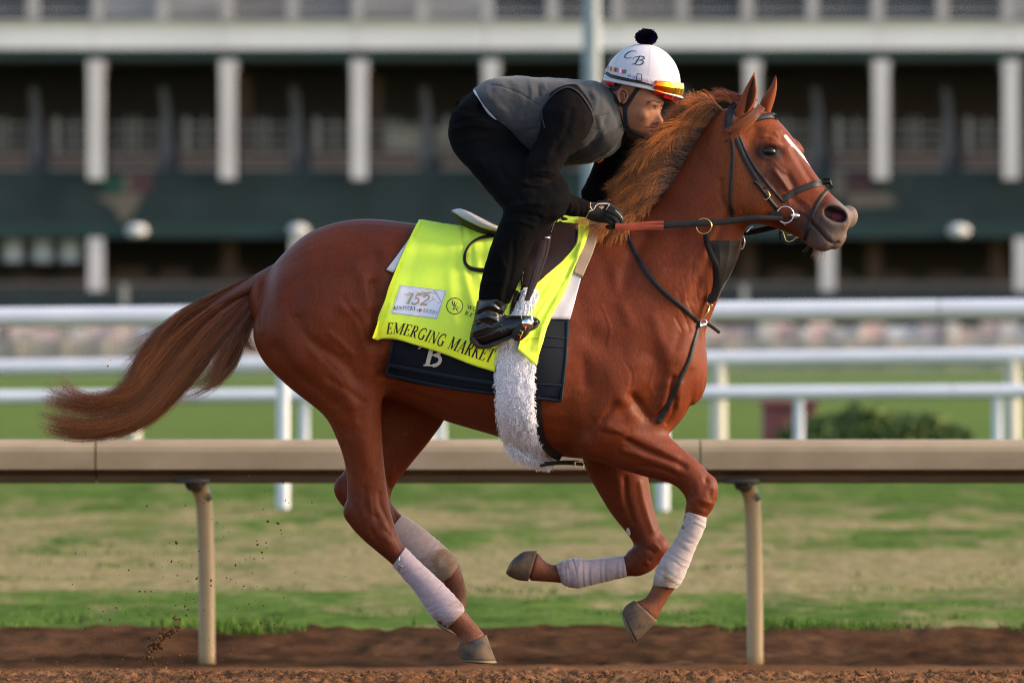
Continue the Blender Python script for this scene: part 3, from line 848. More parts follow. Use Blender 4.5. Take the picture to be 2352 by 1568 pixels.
face = (HN[:,0]+HN[:,2] > 0.15)
bl = np.maximum(near_w([(1804,314),(1820,334)], 2.2, 4.6), np.maximum(near_w([(1818,330),(1850,366),(1876,396),(1893,418)], 1.6, 3.4), near_w([(1908,434),(1918,447),(1928,460)], 1.6, 3.6)))
HC = blend(HC, bl*face, (0.62,0.55,0.51))
nos = near_w([(1903,488),(1930,498)], 12, 15)*((HV[:,1] > -0.128) & (HV[:,1] < 0.0))
HC = blend(HC, nos, (0.022,0.010,0.010))
HC = blend(HC, near_w([(1917,497),(1924,500)], 5, 9)*((HV[:,1] > -0.112) & (HV[:,1] < 0.0)), (0.14,0.018,0.022))
HC = blend(HC, near_w([(1860,511),(1879,530),(1898,551),(1913,560),(1924,557)], 1.0, 2.6)*.9, (0.015,0.01,0.01))
for pth, r0, r1, t, c in (([(840,1170),(905,1250)],20,75,.5,(0.075,0.016,0.007)), ([(1610,1110),(1600,1170)],20,60,.5,(0.13,0.03,0.011)), ([(1480,1270),(1500,1300)],20,50,.6,(0.075,0.017,0.008)),
      ([(1085,1430),(1060,1460)],20,60,.6,(0.15,0.062,0.034)), ([(1500,1370),(1480,1400)],20,60,.6,(0.15,0.062,0.034)), ([(1250,1310),(1215,1300)],20,60,.5,(0.15,0.062,0.034)), ([(1060,1330),(1060,1390)],20,50,.6,(0.15,0.062,0.034))):
    HC = blend(HC, near_w(pth, r0, r1)*t, c)
horse = empty('horse', W(1176, 1548), 'galloping chestnut racehorse with a thin white blaze, all four feet off the ground', 'horse')
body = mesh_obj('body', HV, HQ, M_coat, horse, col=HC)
HT = BVHTree.FromPolygons([tuple(p) for p in HV], [tuple(q) for q in HQ])

def drape(px, py, off=0.006, side=-1, tree=None, fallback=True):
    """the point of the skin seen at (px, py) from the side, lifted by off"""
    T_ = tree or HT
    x, _, z = W(px, py)
    d = Vector((0, -side, 0))
    h = T_.ray_cast(Vector((x, side*2.0, z)), d)
    if h[0] is not None:
        n = h[1]
        if n.y*side < 0: n = -n
        return h[0]+n*off
    if not fallback: return None
    q = py
    for _ in range(60):
        q += 2.0
        x, _, z = W(px, q)
        h = T_.ray_cast(Vector((x, side*2.0, z)), d)
        if h[0] is not None:
            return Vector((x, 0.0, z+U*1.5+off))
    return Vector((x, 0, W(px, py)[2]))

# ---- hooves
M_hoof = mat('hoof_horn', (0.1,0.1,0.1), 0.75, 0.12)
def _hoof():
    m = M_hoof; v = coords(m, (1,1,1))
    n = noise(m, 30, 4, .6, v); n2 = noise(m, 14, 5, .7, v)
    c = ramp(m, n, [(0.3,(0.028,0.028,0.030)),(0.7,(0.065,0.062,0.06))])
    c = mix(m, ramp(m, n2, [(0.38,(0,0,0)),(0.60,(.95,.95,.95))]), c, (0.13,0.075,0.038))
    lk(m, c, bsdf(m).inputs['Base Color']); bump(m, n, .3, .002)
_hoof()
M_shoe = mat('worn_horseshoe', (0.16,0.11,0.07), 0.7, 0.3, 0.2)
def hoof(sec, shoe):
    V, F, T = loft(sec, nr=28, cap=(.1,.12))
    o = mesh_obj('hoof', V, [tuple(a) for a in F]+[tuple(a) for a in T], M_hoof, horse)
    V, F, T = loft(shoe, nr=28, cap=(.1,.1))
    mesh_obj('horseshoe', V, [tuple(a) for a in F]+[tuple(a) for a in T], M_shoe, o)
hoof([(1118,1455,1047,1487,30,NH),(1128,1484,1053,1500,35,NH),(1139,1512,1058,1510,38,NH)], [(1140,1514,1059,1511,38,NH),(1141,1519,1061,1515,38,NH)])
hoof([(1068,1399,1016,1402,25,FH),(1064,1430,1008,1420,28,FH),(1054,1456,1003,1430,30,FH)], [(1054,1458,1003,1432,30,FH),(1052,1462,1002,1436,30,FH)])
hoof([(1508,1423,1455,1376,29,NF),(1486,1447,1437,1388,33,NF),(1460,1469,1429,1402,34,NF)], [(1458,1471,1428,1404,33,NF),(1453,1472,1427,1410,31,NF)])
hoof([(1212,1336,1233,1266,29,FF),(1188,1333,1203,1268,33,FF),(1168,1324,1182,1282,33,FF)], [(1167,1323,1180,1284,33,FF),(1162,1318,1174,1290,31,FF)])

# ---- eye
M_eye = mat('dark_eye', (0.006,0.004,0.003), 0.09, 0.35)
c = drape(1765, 349, 0)
V, F, T = ellipsoid((c.x, c.y+0.008, c.z), (16.5*U, 0.0185, 12*U), Matrix.Rotation(R(8),3,'Y'), 20)
mesh_obj('eye', V, [tuple(a) for a in F]+[tuple(a) for a in T], M_eye, horse)
# ---- ears: cupped shells
M_ear = mat('ear_skin', (0.17,0.040,0.012), 0.7, 0.12)
M_earin = mat('ear_hollow_dark', (0.03,0.010,0.006), 0.9, 0.05)
def ear(back, front, yc, depth, openx, name='ear'):
    """back and front outline curves from base to tip; the hollow faces forward"""
    n = 18; m = 14
    bk, fr = resample(spl(back, 6), n), resample(spl(front, 6), n)
    V, F = [], []
    for i in range(n):
        t = i/(n-1)
        b, f = bk[i], fr[i]
        w_ = max(np.hypot(*(f-b)), .6); d = depth*math.sin(math.pi*min(.98, .32+t*.66))
        for s_ in (0, 1):
            for j in range(m):
                a = math.pi*(j/(m-1))
                # back of the shell bulges toward -x and sideways
                q = 0.5-0.5*math.cos(a)
                px = b[0]+(f[0]-b[0])*q; py = b[1]+(f[1]-b[1])*q
                yy = yc-d*math.sin(a)*(1 if not s_ else .72)+openx*q
                px_ = px + (0 if not s_ else (0.5-q)*1.6)
                V.append(W(px_, py, yy))
    for i in range(n-1):
        for s_ in (0, 1):
            for j in range(m-1):
                a = (i*2+s_)*m+j; b_ = ((i+1)*2+s_)*m+j
                F.append((a, a+1, b_+1, b_) if not s_ else (a, b_, b_+1, a+1))
        for j in (0, m-1):
            a = i*2*m+j; b_ = a+m; c_ = (i+1)*2*m+j; d_ = c_+m
            F.append((a, c_, d_, b_))
    return mesh_obj(name, V, F, M_ear, horse)
ear([(1683,282),(1685,258),(1697,232),(1710,205),(1722,184),(1732,166)], [(1712,282),(1722,262),(1735,236),(1738,210),(1736,186),(1733,166)], -26, 18, 4)
ear([(1744,250),(1749,230),(1760,213),(1772,196),(1778,182),(1782,172)], [(1768,268),(1774,248),(1781,226),(1785,203),(1785,186),(1783,172)], 44, 15, -4)
# shade in the near ear's hollow, put in as a dark solid behind the front rim
V, F, T = loft([(1716,258,1706,262,3,-38),(1729,238,1712,240,5,-40),(1735,214,1717,216,5,-40),(1734,192,1724,193,4,-37),(1732,176,1730,176,2,-33)], nr=14, cap=(.3,.3))
mesh_obj('ear_hollow_shade', V, [tuple(a) for a in F]+[tuple(a) for a in T], M_earin, horse)

# ---- hair: tapered three-sided strands
def strands(guides, n, nseg, r0, spread, jitter, seed, tips=0.15, clump=40, cl=0.75, wave=0.0, wz=1.0, lens=(.75,1.05), own_k=.3, fan=0.0, curl=0.0):
    """guides: list of paths (layout units with depth) of equal meaning along their length; strands are blends of neighbours"""
    g = np.random.default_rng(seed)
    G = np.stack([resample(spl(np.array(p, float), 6), nseg) for p in guides])
    k = len(guides)
    # clump centres
    cu = g.random(clump)*(k-1); co = g.normal(size=(clump, 2))*spread; ca = g.normal(size=(clump,))*1.0; cw = g.normal(size=(clump, 3))
    out = np.zeros((n, nseg, 3)); 
    which = g.integers(0, clump, n)
    cf = g.normal(size=(clump, 3)); cc_ = g.normal(size=clump)
    u = np.clip(cu[which]+g.normal(size=n)*0.12*(k-1)/max(1,(k-1))*1.2, 0, k-1.001)
    i0 = u.astype(int); f = (u-i0)[:, None, None]
    i1 = np.minimum(i0+1, k-1)
    P = G[i0]*(1-f)+G[i1]*f
    t = np.linspace(0, 1, nseg)[None, :, None]
    # length variety
    L = g.uniform(lens[0], lens[1], n)[:, None]*np.ones((1, nseg))*np.linspace(0,1,nseg)[None]
    idx = np.clip(L*(nseg-1), 0, nseg-1.001); a = idx.astype(int); fr = (idx-a)[..., None]
    P = np.take_along_axis(P, a[..., None].repeat(3, 2), 1)*(1-fr)+np.take_along_axis(P, np.minimum(a+1, nseg-1)[..., None].repeat(3, 2), 1)*fr
    T_ = np.gradient(P, axis=1); T_ /= (np.linalg.norm(T_, axis=2, keepdims=True)+1e-6)
    Nn = np.stack([T_[..., 1], -T_[..., 0], np.zeros_like(T_[..., 0])], 2)
    own = g.normal(size=(n, 2))
    off_c = co[which]
    grow = (0.25+0.75*t[..., 0])
    conv = 1-cl*t[..., 0]**.7
    lat = off_c[:, 0:1]*grow + own[:, 0:1]*spread*own_k*conv
    dep = (off_c[:, 1:2]*grow + own[:, 1:2]*spread*own_k*conv)*wz
    ph = cw[which]
    if wave:
        lat = lat+wave*np.sin(t[..., 0]*(4+ph[:, 0:1])+ph[:, 1:2]*3)*t[..., 0]
    P = P+Nn*lat[..., None]; P[..., 2] += dep
    lat_ = curl*cc_[which][:, None]*(t[..., 0]**2-.3*t[..., 0])
    P = P+Nn*lat_[..., None]+fan*cf[which][:, None, :]*np.array([1, 1, wz])*t**1.5
    jit = g.normal(size=(n, 1, 3))*jitter*t**2
    P += jit*np.array([1, 1, wz])
    # to metres
    X = (P[..., 0]-1176)*U; Z = (GY-P[..., 1])*U; Y = P[..., 2]*U
    C = np.stack([X, Y, Z], 2)
    rr = r0*(1-(1-tips)*np.linspace(0,1,nseg)**1.5)[None, :, None]*g.uniform(.7,1.3,n)[:, None, None]
    D = np.gradient(C, axis=1); D /= (np.linalg.norm(D, axis=2, keepdims=True)+1e-9)
    A = np.cross(D, np.array([0.1, 1, 0.2])); A /= (np.linalg.norm(A, axis=2, keepdims=True)+1e-9); Bv = np.cross(D, A)
    ring = []
    for q in range(3):
        an = 2*math.pi*q/3
        ring.append(C+rr*(A*math.cos(an)+Bv*math.sin(an)))
    V = np.stack(ring, 2).reshape(-1, 3)     # n, nseg, 3 ring
    base = (np.arange(n)[:, None]*nseg+np.arange(nseg-1)[None])*3
    Q = []
    for q in range(3):
        q2 = (q+1) % 3
        Q.append(np.stack([base+q, base+q2, base+3+q2, base+3+q], -1).reshape(-1, 4))
    tt = np.broadcast_to(t[..., 0], (n, nseg)).reshape(-1).repeat(3)
    tone = (g.normal(size=n)*.45+g.normal(size=clump)[which]*.8)[:, None].repeat(nseg*3, 1).reshape(-1)
    return V, np.concatenate(Q), tt, tone
def hair_mat(name, rough=0.3):
    m = mat(name, (0.3,0.1,0.04), rough, 0.5)
    at = nd(m, 'ShaderNodeAttribute', attribute_name='tint')
    lk(m, at.outputs['Color'], bsdf(m).inputs['Base Color'])
    # a little light passes through the hair
    tr = nd(m, 'ShaderNodeBsdfTranslucent'); lk(m, at.outputs['Color'], tr.inputs['Color'])
    ms = nd(m, 'ShaderNodeMixShader'); ms.inputs[0].default_value = 0.12
    out = m.node_tree.nodes['Material Output']
    lk(m, bsdf(m).outputs[0], ms.inputs[1]); lk(m, tr.outputs[0], ms.inputs[2]); lk(m, ms.outputs[0], out.inputs['Surface'])
    return m
M_mane = hair_mat('mane_hair'); M_tail = hair_mat('tail_hair')
def hair(name, parts, m, c_root, c_tip, parent=horse, tv=0.25):
    Vs, Qs, Cs = [], [], []; off = 0
    for V, Q, tt, tone in parts:
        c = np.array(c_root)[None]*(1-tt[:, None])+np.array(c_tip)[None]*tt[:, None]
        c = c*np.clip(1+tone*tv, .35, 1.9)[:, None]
        Vs.append(V); Qs.append(Q+off); Cs.append(c); off += len(V)
    return mesh_obj(name, np.concatenate(Vs), np.concatenate(Qs), m, parent, col=np.concatenate(Cs))
mane_g = [
 [(1660,262,-6),(1640,244,-12),(1612,240,-18),(1585,250,-22),(1562,262,-24)],
 [(1646,274,-6),(1618,258,-14),(1585,262,-20),(1555,280,-24),(1535,302,-26)],
 [(1628,292,-6),(1592,282,-16),(1552,292,-24),(1522,318,-28),(1505,348,-30)],
 [(1610,316,-6),(1572,306,-18),(1530,318,-28),(1492,348,-32),(1466,384,-32)],
 [(1592,342,-6),(1556,332,-18),(1512,340,-30),(1470,366,-34),(1436,402,-34)],
 [(1574,372,-6),(1538,364,-20),(1494,374,-32),(1452,398,-34),(1418,430,-34)],
 [(1556,400,-6),(1520,398,-20),(1476,412,-32),(1438,436,-34),(1406,464,-34)],
 [(1538,430,-6),(1508,430,-20),(1470,446,-30),(1438,470,-30),(1418,496,-28)],
 [(1520,458,-6),(1496,462,-20),(1468,478,-28),(1448,500,-26),(1440,520,-24)],
 [(1498,484,-8),(1482,486,-18),(1468,500,-24),(1460,518,-22),(1458,532,-20)],
]
mane_top = [
 [(1650,266,-4),(1638,252,-6),(1630,240,-4),(1622,226,0)],
 [(1634,276,-4),(1612,258,-6),(1602,242,-2),(1596,222,2)],
 [(1622,290,-4),(1592,262,-8),(1572,246,-8),(1556,238,-6)],
 [(1612,302,-4),(1578,276,-10),(1552,268,-10),(1528,272,-12)],
 [(1604,314,-4),(1572,292,-10),(1546,286,-10),(1520,296,-12)],
]
mane_low = [
 [(1480,492,-10),(1466,496,-34),(1455,520,-56),(1448,565,-62)],
 [(1440,500,-10),(1420,508,-38),(1402,535,-66),(1385,580,-74)],
 [(1400,502,-8),(1380,512,-38),(1358,535,-70),(1340,568,-80)],
 [(1350,500,-6),(1332,504,-30),(1312,514,-56),(1292,530,-70)],
]
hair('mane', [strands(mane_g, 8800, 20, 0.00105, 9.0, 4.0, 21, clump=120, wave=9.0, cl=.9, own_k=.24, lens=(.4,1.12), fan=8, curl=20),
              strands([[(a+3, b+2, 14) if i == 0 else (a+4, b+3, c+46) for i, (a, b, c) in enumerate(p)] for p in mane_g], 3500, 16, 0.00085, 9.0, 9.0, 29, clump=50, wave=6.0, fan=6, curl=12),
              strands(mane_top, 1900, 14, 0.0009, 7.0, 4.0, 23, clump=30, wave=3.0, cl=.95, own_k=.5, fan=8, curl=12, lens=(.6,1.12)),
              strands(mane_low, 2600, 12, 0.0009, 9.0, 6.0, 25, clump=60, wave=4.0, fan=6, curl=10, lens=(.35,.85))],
     M_mane, (0.085,0.018,0.005), (0.56,0.195,0.046), tv=.6)  # golden hair; root and lock contrast also paints in highlights and dark gaps
fl_g = [
 [(1752,246,-14),(1734,272,-44),(1704,300,-58),(1662,322,-62)],
 [(1756,250,-14),(1738,268,-44),(1706,292,-58),(1676,308,-62)],
 [(1744,240,-10),(1726,262,-38),(1700,284,-54),(1668,308,-60)],
]
fl_b = [
 [(1700,246,0),(1676,232,4),(1650,226,4),(1628,238,2)],
 [(1692,248,0),(1668,222,2),(1646,214,0),(1634,210,-2)],
 [(1740,232,4),(1712,222,6),(1680,220,6),(1648,214,4)],
]
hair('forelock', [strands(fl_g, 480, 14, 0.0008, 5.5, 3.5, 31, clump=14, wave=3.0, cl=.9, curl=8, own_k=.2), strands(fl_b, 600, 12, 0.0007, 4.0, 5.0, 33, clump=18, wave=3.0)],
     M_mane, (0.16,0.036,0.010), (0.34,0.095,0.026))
tail_g = [
 [(624,620,0),(560,646,0),(470,690,0),(385,742,0),(325,810,0),(292,880,0),(235,912,0),(175,902,0),(146,868,0)],
 [(622,624,0),(560,656,0),(470,706,0),(395,765,0),(340,835,0),(300,900,0),(230,925,0),(170,920,0),(125,905,0)],
 [(620,632,0),(560,670,0),(480,725,0),(410,790,0),(358,858,0),(310,918,0),(240,942,0),(175,940,0),(112,928,0)],
 [(616,640,0),(560,690,0),(490,748,0),(425,815,0),(372,880,0),(318,938,0),(250,962,0),(185,962,0),(115,945,0)],
 [(612,650,0),(560,705,0),(500,768,0),(440,838,0),(388,900,0),(325,956,0),(258,980,0),(190,984,0),(124,966,0)],
 [(608,660,0),(562,722,0),(512,785,0),(455,855,0),(400,915,0),(335,968,0),(265,992,0),(200,998,0),(130,988,0)],
]
tail_s = [
 [(606,665,0),(575,715,0),(535,770,0),(512,820,0),(492,868,0),(482,885,0)],
 [(605,672,0),(578,725,0),(545,775,0),(520,800,0),(500,835,0),(478,850,0)],
 [(604,680,0),(580,735,0),(552,790,0),(530,840,0),(480,885,0),(400,915,0)],
]
tail_w = [
 [(602,680,0),(590,730,0),(575,770,0),(590,798,0),(602,806,0)],
 [(600,690,0),(586,740,0),(566,760,0),(572,790,0),(596,800,0)],
 [(602,675,0),(580,720,0),(552,760,0),(560,790,0),(584,796,0)],
]
tail_x = [
 [(560,740,0),(520,830,0),(470,882,0),(400,905,0),(350,960,0),(300,985,0)],
 [(470,700,0),(400,740,0),(350,770,0),(300,800,0),(285,796,0)],
 [(400,780,0),(330,820,0),(312,860,0),(300,880,0)],
]
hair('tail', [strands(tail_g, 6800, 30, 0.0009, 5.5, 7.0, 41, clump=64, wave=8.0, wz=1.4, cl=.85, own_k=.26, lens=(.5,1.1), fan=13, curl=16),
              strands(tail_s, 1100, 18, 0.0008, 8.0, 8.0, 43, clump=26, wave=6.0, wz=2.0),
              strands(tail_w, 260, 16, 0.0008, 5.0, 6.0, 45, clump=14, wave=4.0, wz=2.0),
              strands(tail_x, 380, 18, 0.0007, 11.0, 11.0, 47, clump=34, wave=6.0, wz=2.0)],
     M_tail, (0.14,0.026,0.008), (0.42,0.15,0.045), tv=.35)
# dock of the tail under the hair
V, F, T = loft([(640,600,625,660,24,0),(590,628,585,672,22,0),(530,662,534,692,16,0),(480,694,488,712,8,0)], cap=(.2,.6))
mesh_obj('tail_dock', V, [tuple(a) for a in F]+[tuple(a) for a in T], mat('dock_skin', (0.10,0.03,0.014), .6), horse)
# whiskers on the chin
hair('whiskers', [strands([[(1868,572,-20),(1866,584,-22),(1858,594,-24)],[(1890,576,-30),(1890,586,-30),(1886,594,-32)],[(1856,560,-20),(1846,572,-20),(1838,580,-22)]], 60, 6, 0.0004, 6, 3, 55, clump=20)], M_mane, (0.2,0.1,0.05), (0.4,0.25,0.15))
# ============================================================ TACK
def tube_shape(pts, sub=4, nr=16):
    """closed round chain through (px, py, depth, radius) in layout units"""
    P = spl(np.array(pts, float), sub) if len(pts) > 2 else np.array(pts, float)
    C = np.array([W(*p[:3]) for p in P]); r = P[:, 3]*U
    d0 = C[0]-C[1]; d0 = d0/np.linalg.norm(d0); d1 = C[-1]-C[-2]; d1 = d1/np.linalg.norm(d1)
    A, B_ = [], []
    for q in (80, 55, 28): A.append((C[0]+d0*r[0]*math.sin(R(q)), r[0]*math.cos(R(q)))); B_.append((C[-1]+d1*r[-1]*math.sin(R(q)), r[-1]*math.cos(R(q))))
    L = A+[(c, q) for c, q in zip(C, r)]+B_[::-1]
    mb = MB(); mb.tube([l[0] for l in L], [l[1] for l in L], nr, caps=False)
    V = np.array([tuple(v) for v in mb.v]); F = np.array(mb.f); n0 = len(V)
    V = np.vstack([V, V[:nr].mean(0), V[-nr:].mean(0)])
    T = [(n0, (k+1) % nr, k) for k in range(nr)]+[(n0+1, n0-nr+k, n0-nr+(k+1) % nr) for k in range(nr)]
    return V, F, np.array(T)
def shape_obj(name, shp, m, parent, **kw):
    V, F, T = shp
    return mesh_obj(name, V, [tuple(a) for a in F]+[tuple(a) for a in T], m, parent, **kw)
def strap_mesh(path, width, thick=0.004, off=0.001, tree=None, sub=6, smoothn=2, side=-1, depth=None, step=4.0):
    """a flat strap lying on the skin along a path of layout points; depth gives fixed depths instead of draping"""
    P = spl(np.array(path, float), sub) if len(path) > 2 else np.array(path, float)
    L = np.linalg.norm(np.diff(P, axis=0)[:, :2], axis=1).sum()
    P = resample(P, max(3, int(L/step)))
    t = np.gradient(P[:, :2], axis=0); t /= np.linalg.norm(t, axis=1)[:, None]
    nrm = np.stack([-t[:, 1], t[:, 0]], 1)
    n = len(P); wv = np.broadcast_to(np.asarray(width, float), (n,)) if not hasattr(width, '__len__') else np.interp(np.linspace(0,1,n), np.linspace(0,1,len(width)), width)
    cols = [-.5, -.17, .17, .5]
    G = np.zeros((n, 4, 3))
    for i in range(n):
        for j, c in enumerate(cols):
            q = P[i, :2]+nrm[i]*c*wv[i]
            if depth is not None:
                dd = np.interp(i/(n-1), np.linspace(0,1,len(depth)), depth) if hasattr(depth, '__len__') else depth
                G[i, j] = W(q[0], q[1], dd)
            else:
                h = drape(q[0], q[1], 0, side, tree, False)
                if h is None: G[i, j] = np.nan
                else: G[i, j] = h
    # fill the places past the silhouette with the last depth
    X = (P[:, 0][:, None]+nrm[:, 0][:, None]*np.array(cols)[None]*wv[:, None])
    Yp = (P[:, 1][:, None]+nrm[:, 1][:, None]*np.array(cols)[None]*wv[:, None])
    y = G[..., 1]
    for j in range(4):
        col = y[:, j]; ok = ~np.isnan(col)
        if ok.any(): col[~ok] = np.interp(np.flatnonzero(~ok), np.flatnonzero(ok), col[ok])
        else: col[:] = 0
        for _ in range(smoothn): col[1:-1] = (col[:-2]+2*col[1:-1]+col[2:])/4
    ym = y.min(axis=1) if side < 0 else y.max(axis=1)
    y[:] = 0.5*y+0.5*ym[:, None]
    G[..., 0] = (X-1176)*U; G[..., 2] = (GY-Yp)*U
    s = side
    V = []
    for i in range(n):
        o = off+thick
        V += [(G[i,0,0], G[i,0,1]+s*off*.2-s*0.003, G[i,0,2]), (G[i,0,0], G[i,0,1]+s*o*.8, G[i,0,2]), (G[i,1,0], G[i,1,1]+s*o*1.1, G[i,1,2]),
              (G[i,2,0], G[i,2,1]+s*o*1.1, G[i,2,2]), (G[i,3,0], G[i,3,1]+s*o*.8, G[i,3,2]), (G[i,3,0], G[i,3,1]+s*off*.2-s*0.003, G[i,3,2])]
    F = []
    for i in range(n-1):
        for k in range(6):
            F.append((i*6+k, i*6+(k+1) % 6, (i+1)*6+(k+1) % 6, (i+1)*6+k))
    F += [tuple(range(6)), tuple(range(6*n-1, 6*n-7, -1))]
    return V, F
def strap(name, path, width, m, parent, **kw):
    V, F = strap_mesh(path, width, **kw)
    return mesh_obj(name, V, F, m, parent, kw.get('smooth', False))

def leather(name, c, rough=.5):
    m = mat(name, c, rough, .25); v = coords(m)
    f = noise(m, 25, 4, .6, v)
    lk(m, ramp(m, f, [(.3, tuple(q*.75 for q in c)), (.75, tuple(q*1.4 for q in c))]), bsdf(m).inputs['Base Color'])
    bump(m, noise(m, 420, 2, .6, v), .2, .001); return m
M_blackl = leather('black_leather', (0.008,0.0065,0.0065))
M_brownl = leather('dark_brown_leather', (0.022,0.009,0.007))
M_rub = leather('rust_red_rubber', (0.17,0.025,0.011), .7)
M_brass = mat('brass', (0.75,0.5,0.2), .25, .5, 1.0)
M_steel = mat('polished_steel', (0.75,0.74,0.72), .18, .5, 1.0)

# ---- cloth sheets draped over the back
def coons(top, bottom, left, right, nu, nv, tpow=1.0):
    """grid of layout points from four border curves"""
    T_, B_ = resample(spl(top, 6) if len(top) > 2 else top, nu), resample(spl(bottom, 6) if len(bottom) > 2 else bottom, nu)
    L_, R_ = resample(spl(left, 6) if len(left) > 2 else left, nv*8), resample(spl(right, 6) if len(right) > 2 else right, nv*8)
    vv = np.linspace(0, 1, nv)**tpow
    idx = vv*(nv*8-1); lo = np.floor(idx).astype(int); hi = np.minimum(lo+1, nv*8-1); fr = (idx-lo)[:, None]
    L_ = L_[lo]*(1-fr)+L_[hi]*fr; R_ = R_[lo]*(1-fr)+R_[hi]*fr
    u = np.linspace(0, 1, nu)[:, None, None]; v = vv[None, :, None]
    S = (1-v)*T_[:, None]+v*B_[:, None]+(1-u)*L_[None]+u*R_[None]-((1-u)*(1-v)*T_[0]+u*(1-v)*T_[-1]+(1-u)*v*B_[0]+u*v*B_[-1])
    return S
def cloth(name, S, m, parent=None, off=0.008, thick=0.004, folds=(), ridge=True, smoothn=5, far=False, tree=None, flare=0.0, col=None):
    nu, nv = S.shape[:2]
    V = np.zeros((nu, nv, 3))
    for i in range(nu):
        for j in range(nv):
            V[i, j] = drape(S[i, j, 0], S[i, j, 1], off, 1 if far else -1, tree)
    if ridge: V[:, 0, 1] = 0
    y = V[..., 1].copy(); z = V[..., 2].copy()
    for _ in range(smoothn):
        for A in (y,):
            A[1:-1, :] = (A[:-2, :]+2*A[1:-1, :]+A[2:, :])/4
            A[:, 2:-1] = (A[:, 1:-2]+2*A[:, 2:-1]+A[:, 3:])/4
    sgn = 1 if far else -1
    y = np.where(np.abs(y) > np.abs(V[..., 1]), y, V[..., 1]*.5+y*.5)
    V[..., 1] = y
    Pp = S.reshape(-1, 2); d = np.zeros(len(Pp))
    for path, rad, amp in folds:
        pth = spl(path, 5) if len(path) > 2 else np.array(path, float)
        d += amp*0.001*np.exp(-(seg_dist(Pp, pth)/rad)**2)
    tcol = np.linspace(0, 1, nv)[None, :]
    V[..., 1] += sgn*(d.reshape(nu, nv)*np.clip(tcol*6, 0, 1)+flare*tcol**3)
    flat = V.reshape(-1, 3)
    i, j = np.meshgrid(np.arange(nu-1), np.arange(nv-1), indexing='ij'); a = (i*nv+j).ravel()
    Q = np.stack([a, a+1, a+nv+1, a+nv], 1)
    N = normals(flat, Q)
    if (N[:, 1]*sgn).mean() < 0: N = -N; Q = Q[:, ::-1]
    inner = flat-N*thick
    n = len(flat)
    Q2 = Q[:, ::-1]+n
    rim = []
    loop = [i_*nv for i_ in range(nu)]+[(nu-1)*nv+j_ for j_ in range(1, nv)]+[i_*nv+nv-1 for i_ in range(nu-2, -1, -1)]+[j_ for j_ in range(nv-2, 0, -1)]
    for a_, b_ in zip(loop, loop[1:]+loop[:1]): rim.append((a_, b_, b_+n, a_+n))
    return mesh_obj(name, np.vstack([flat, inner]), np.vstack([Q, Q2, np.array(rim)]), m, parent, True), (flat, Q)

def fabric(name, c, rough=.85, sheen=.25, weave=900, wr=.15, c2=None, tr=0):
    m = mat(name, c, rough, .25, Sheen_Weight=sheen); v = coords(m)
    f = noise(m, 7, 4, .6, v)
    lk(m, ramp(m, f, [(.3, tuple(q*.88 for q in c)), (.7, c2 or c)]), bsdf(m).inputs['Base Color'])
    bump(m, noise(m, weave, 2, .6, v), wr, .0008); return m
M_neon = fabric('neon_cloth', (0.80,1.0,0.085), .85, .0)
M_neonh = fabric('neon_hem', (0.88,0.97,0.04), .85, .0)
M_navy = fabric('navy_pad', (0.0018,0.0045,0.011), .8, .0)
M_navyb = fabric('navy_binding', (0.003,0.010,0.021), .6, .0)
M_padw = fabric('white_pad', (0.52,0.50,0.55), .9, .0)
M_beige = fabric('beige_foam', (0.38,0.27,0.19), .8, .0)

# navy pad
navy = empty('saddle_pad', W(1120, 520), 'navy blue quilted saddle pad with a cream letter, lowest layer under the neon cloth', 'saddle pad')
S = coons([(990,516),(1080,528),(1240,516),(1345,506)], [(886,861),(970,880),(1137,904),(1229,914),(1287,921)],
          [(990,516),(952,620),(912,750),(886,861)], [(1345,506),(1338,600),(1310,725),(1300,820),(1287,921)], 70, 50, 1.6)
o, (nvf, nvq) = cloth('pad', S, M_navy, navy, off=0.007, thick=0.006)
NVT = BVHTree.FromPolygons([tuple(p) for p in nvf], [tuple(q) for q in nvq])
cloth('pad_far_side', S[::3, ::2], M_navy, navy, off=0.007, thick=0.006, far=True)
for pth, wd in (([(906,778),(895,820),(887.5,859)],7), ([(887,859),(970,877),(1060,893),(1137,903)],7), ([(893,837),(970,852),(1060,868),(1137,879)],9),
                ([(1303,738),(1299,822),(1288,918)],6), ([(1230,912),(1286,919)],6), ([(1232,770),(1298,776)],3), ([(1232,880),(1292,884)],3), ([(1232,792),(1294,797)],2)):
    strap('binding', pth, wd, M_navyb, navy, tree=NVT, thick=0.0022)
# white cotton pad between
wpad = empty('cotton_pad', W(1120, 515), 'white cotton pad showing behind and in front of the neon cloth', 'saddle pad')
cloth('rear_corner', coons([(962,512),(990,505)], [(887,622),(902,629)], [(962,512),(938,556),(887,622)], [(990,505),(960,560),(902,629)], 14, 24, 1.4), M_padw, wpad, off=.012)
S = coons([(1300,505),(1358,506)], [(1236,731),(1262,733),(1307,734)], [(1300,505),(1290,620),(1236,731)], [(1358,506),(1355,560),(1334,639),(1307,734)], 24, 40, 1.4)
cloth('front_flap', S, M_padw, wpad, off=.012, folds=[([(1330,650),(1290,730)],10,3)])
foam = empty('foam_pad', W(1350, 520), 'beige foam strip under the front edge of the neon cloth', 'saddle pad')
cloth('foam', coons([(1330,506),(1372,508)], [(1316,632),(1336,641)], [(1330,506),(1330,570),(1316,632)], [(1372,508),(1369,560),(1336,641)], 14, 30, 1.4), M_beige, foam, off=.017, thick=.006)

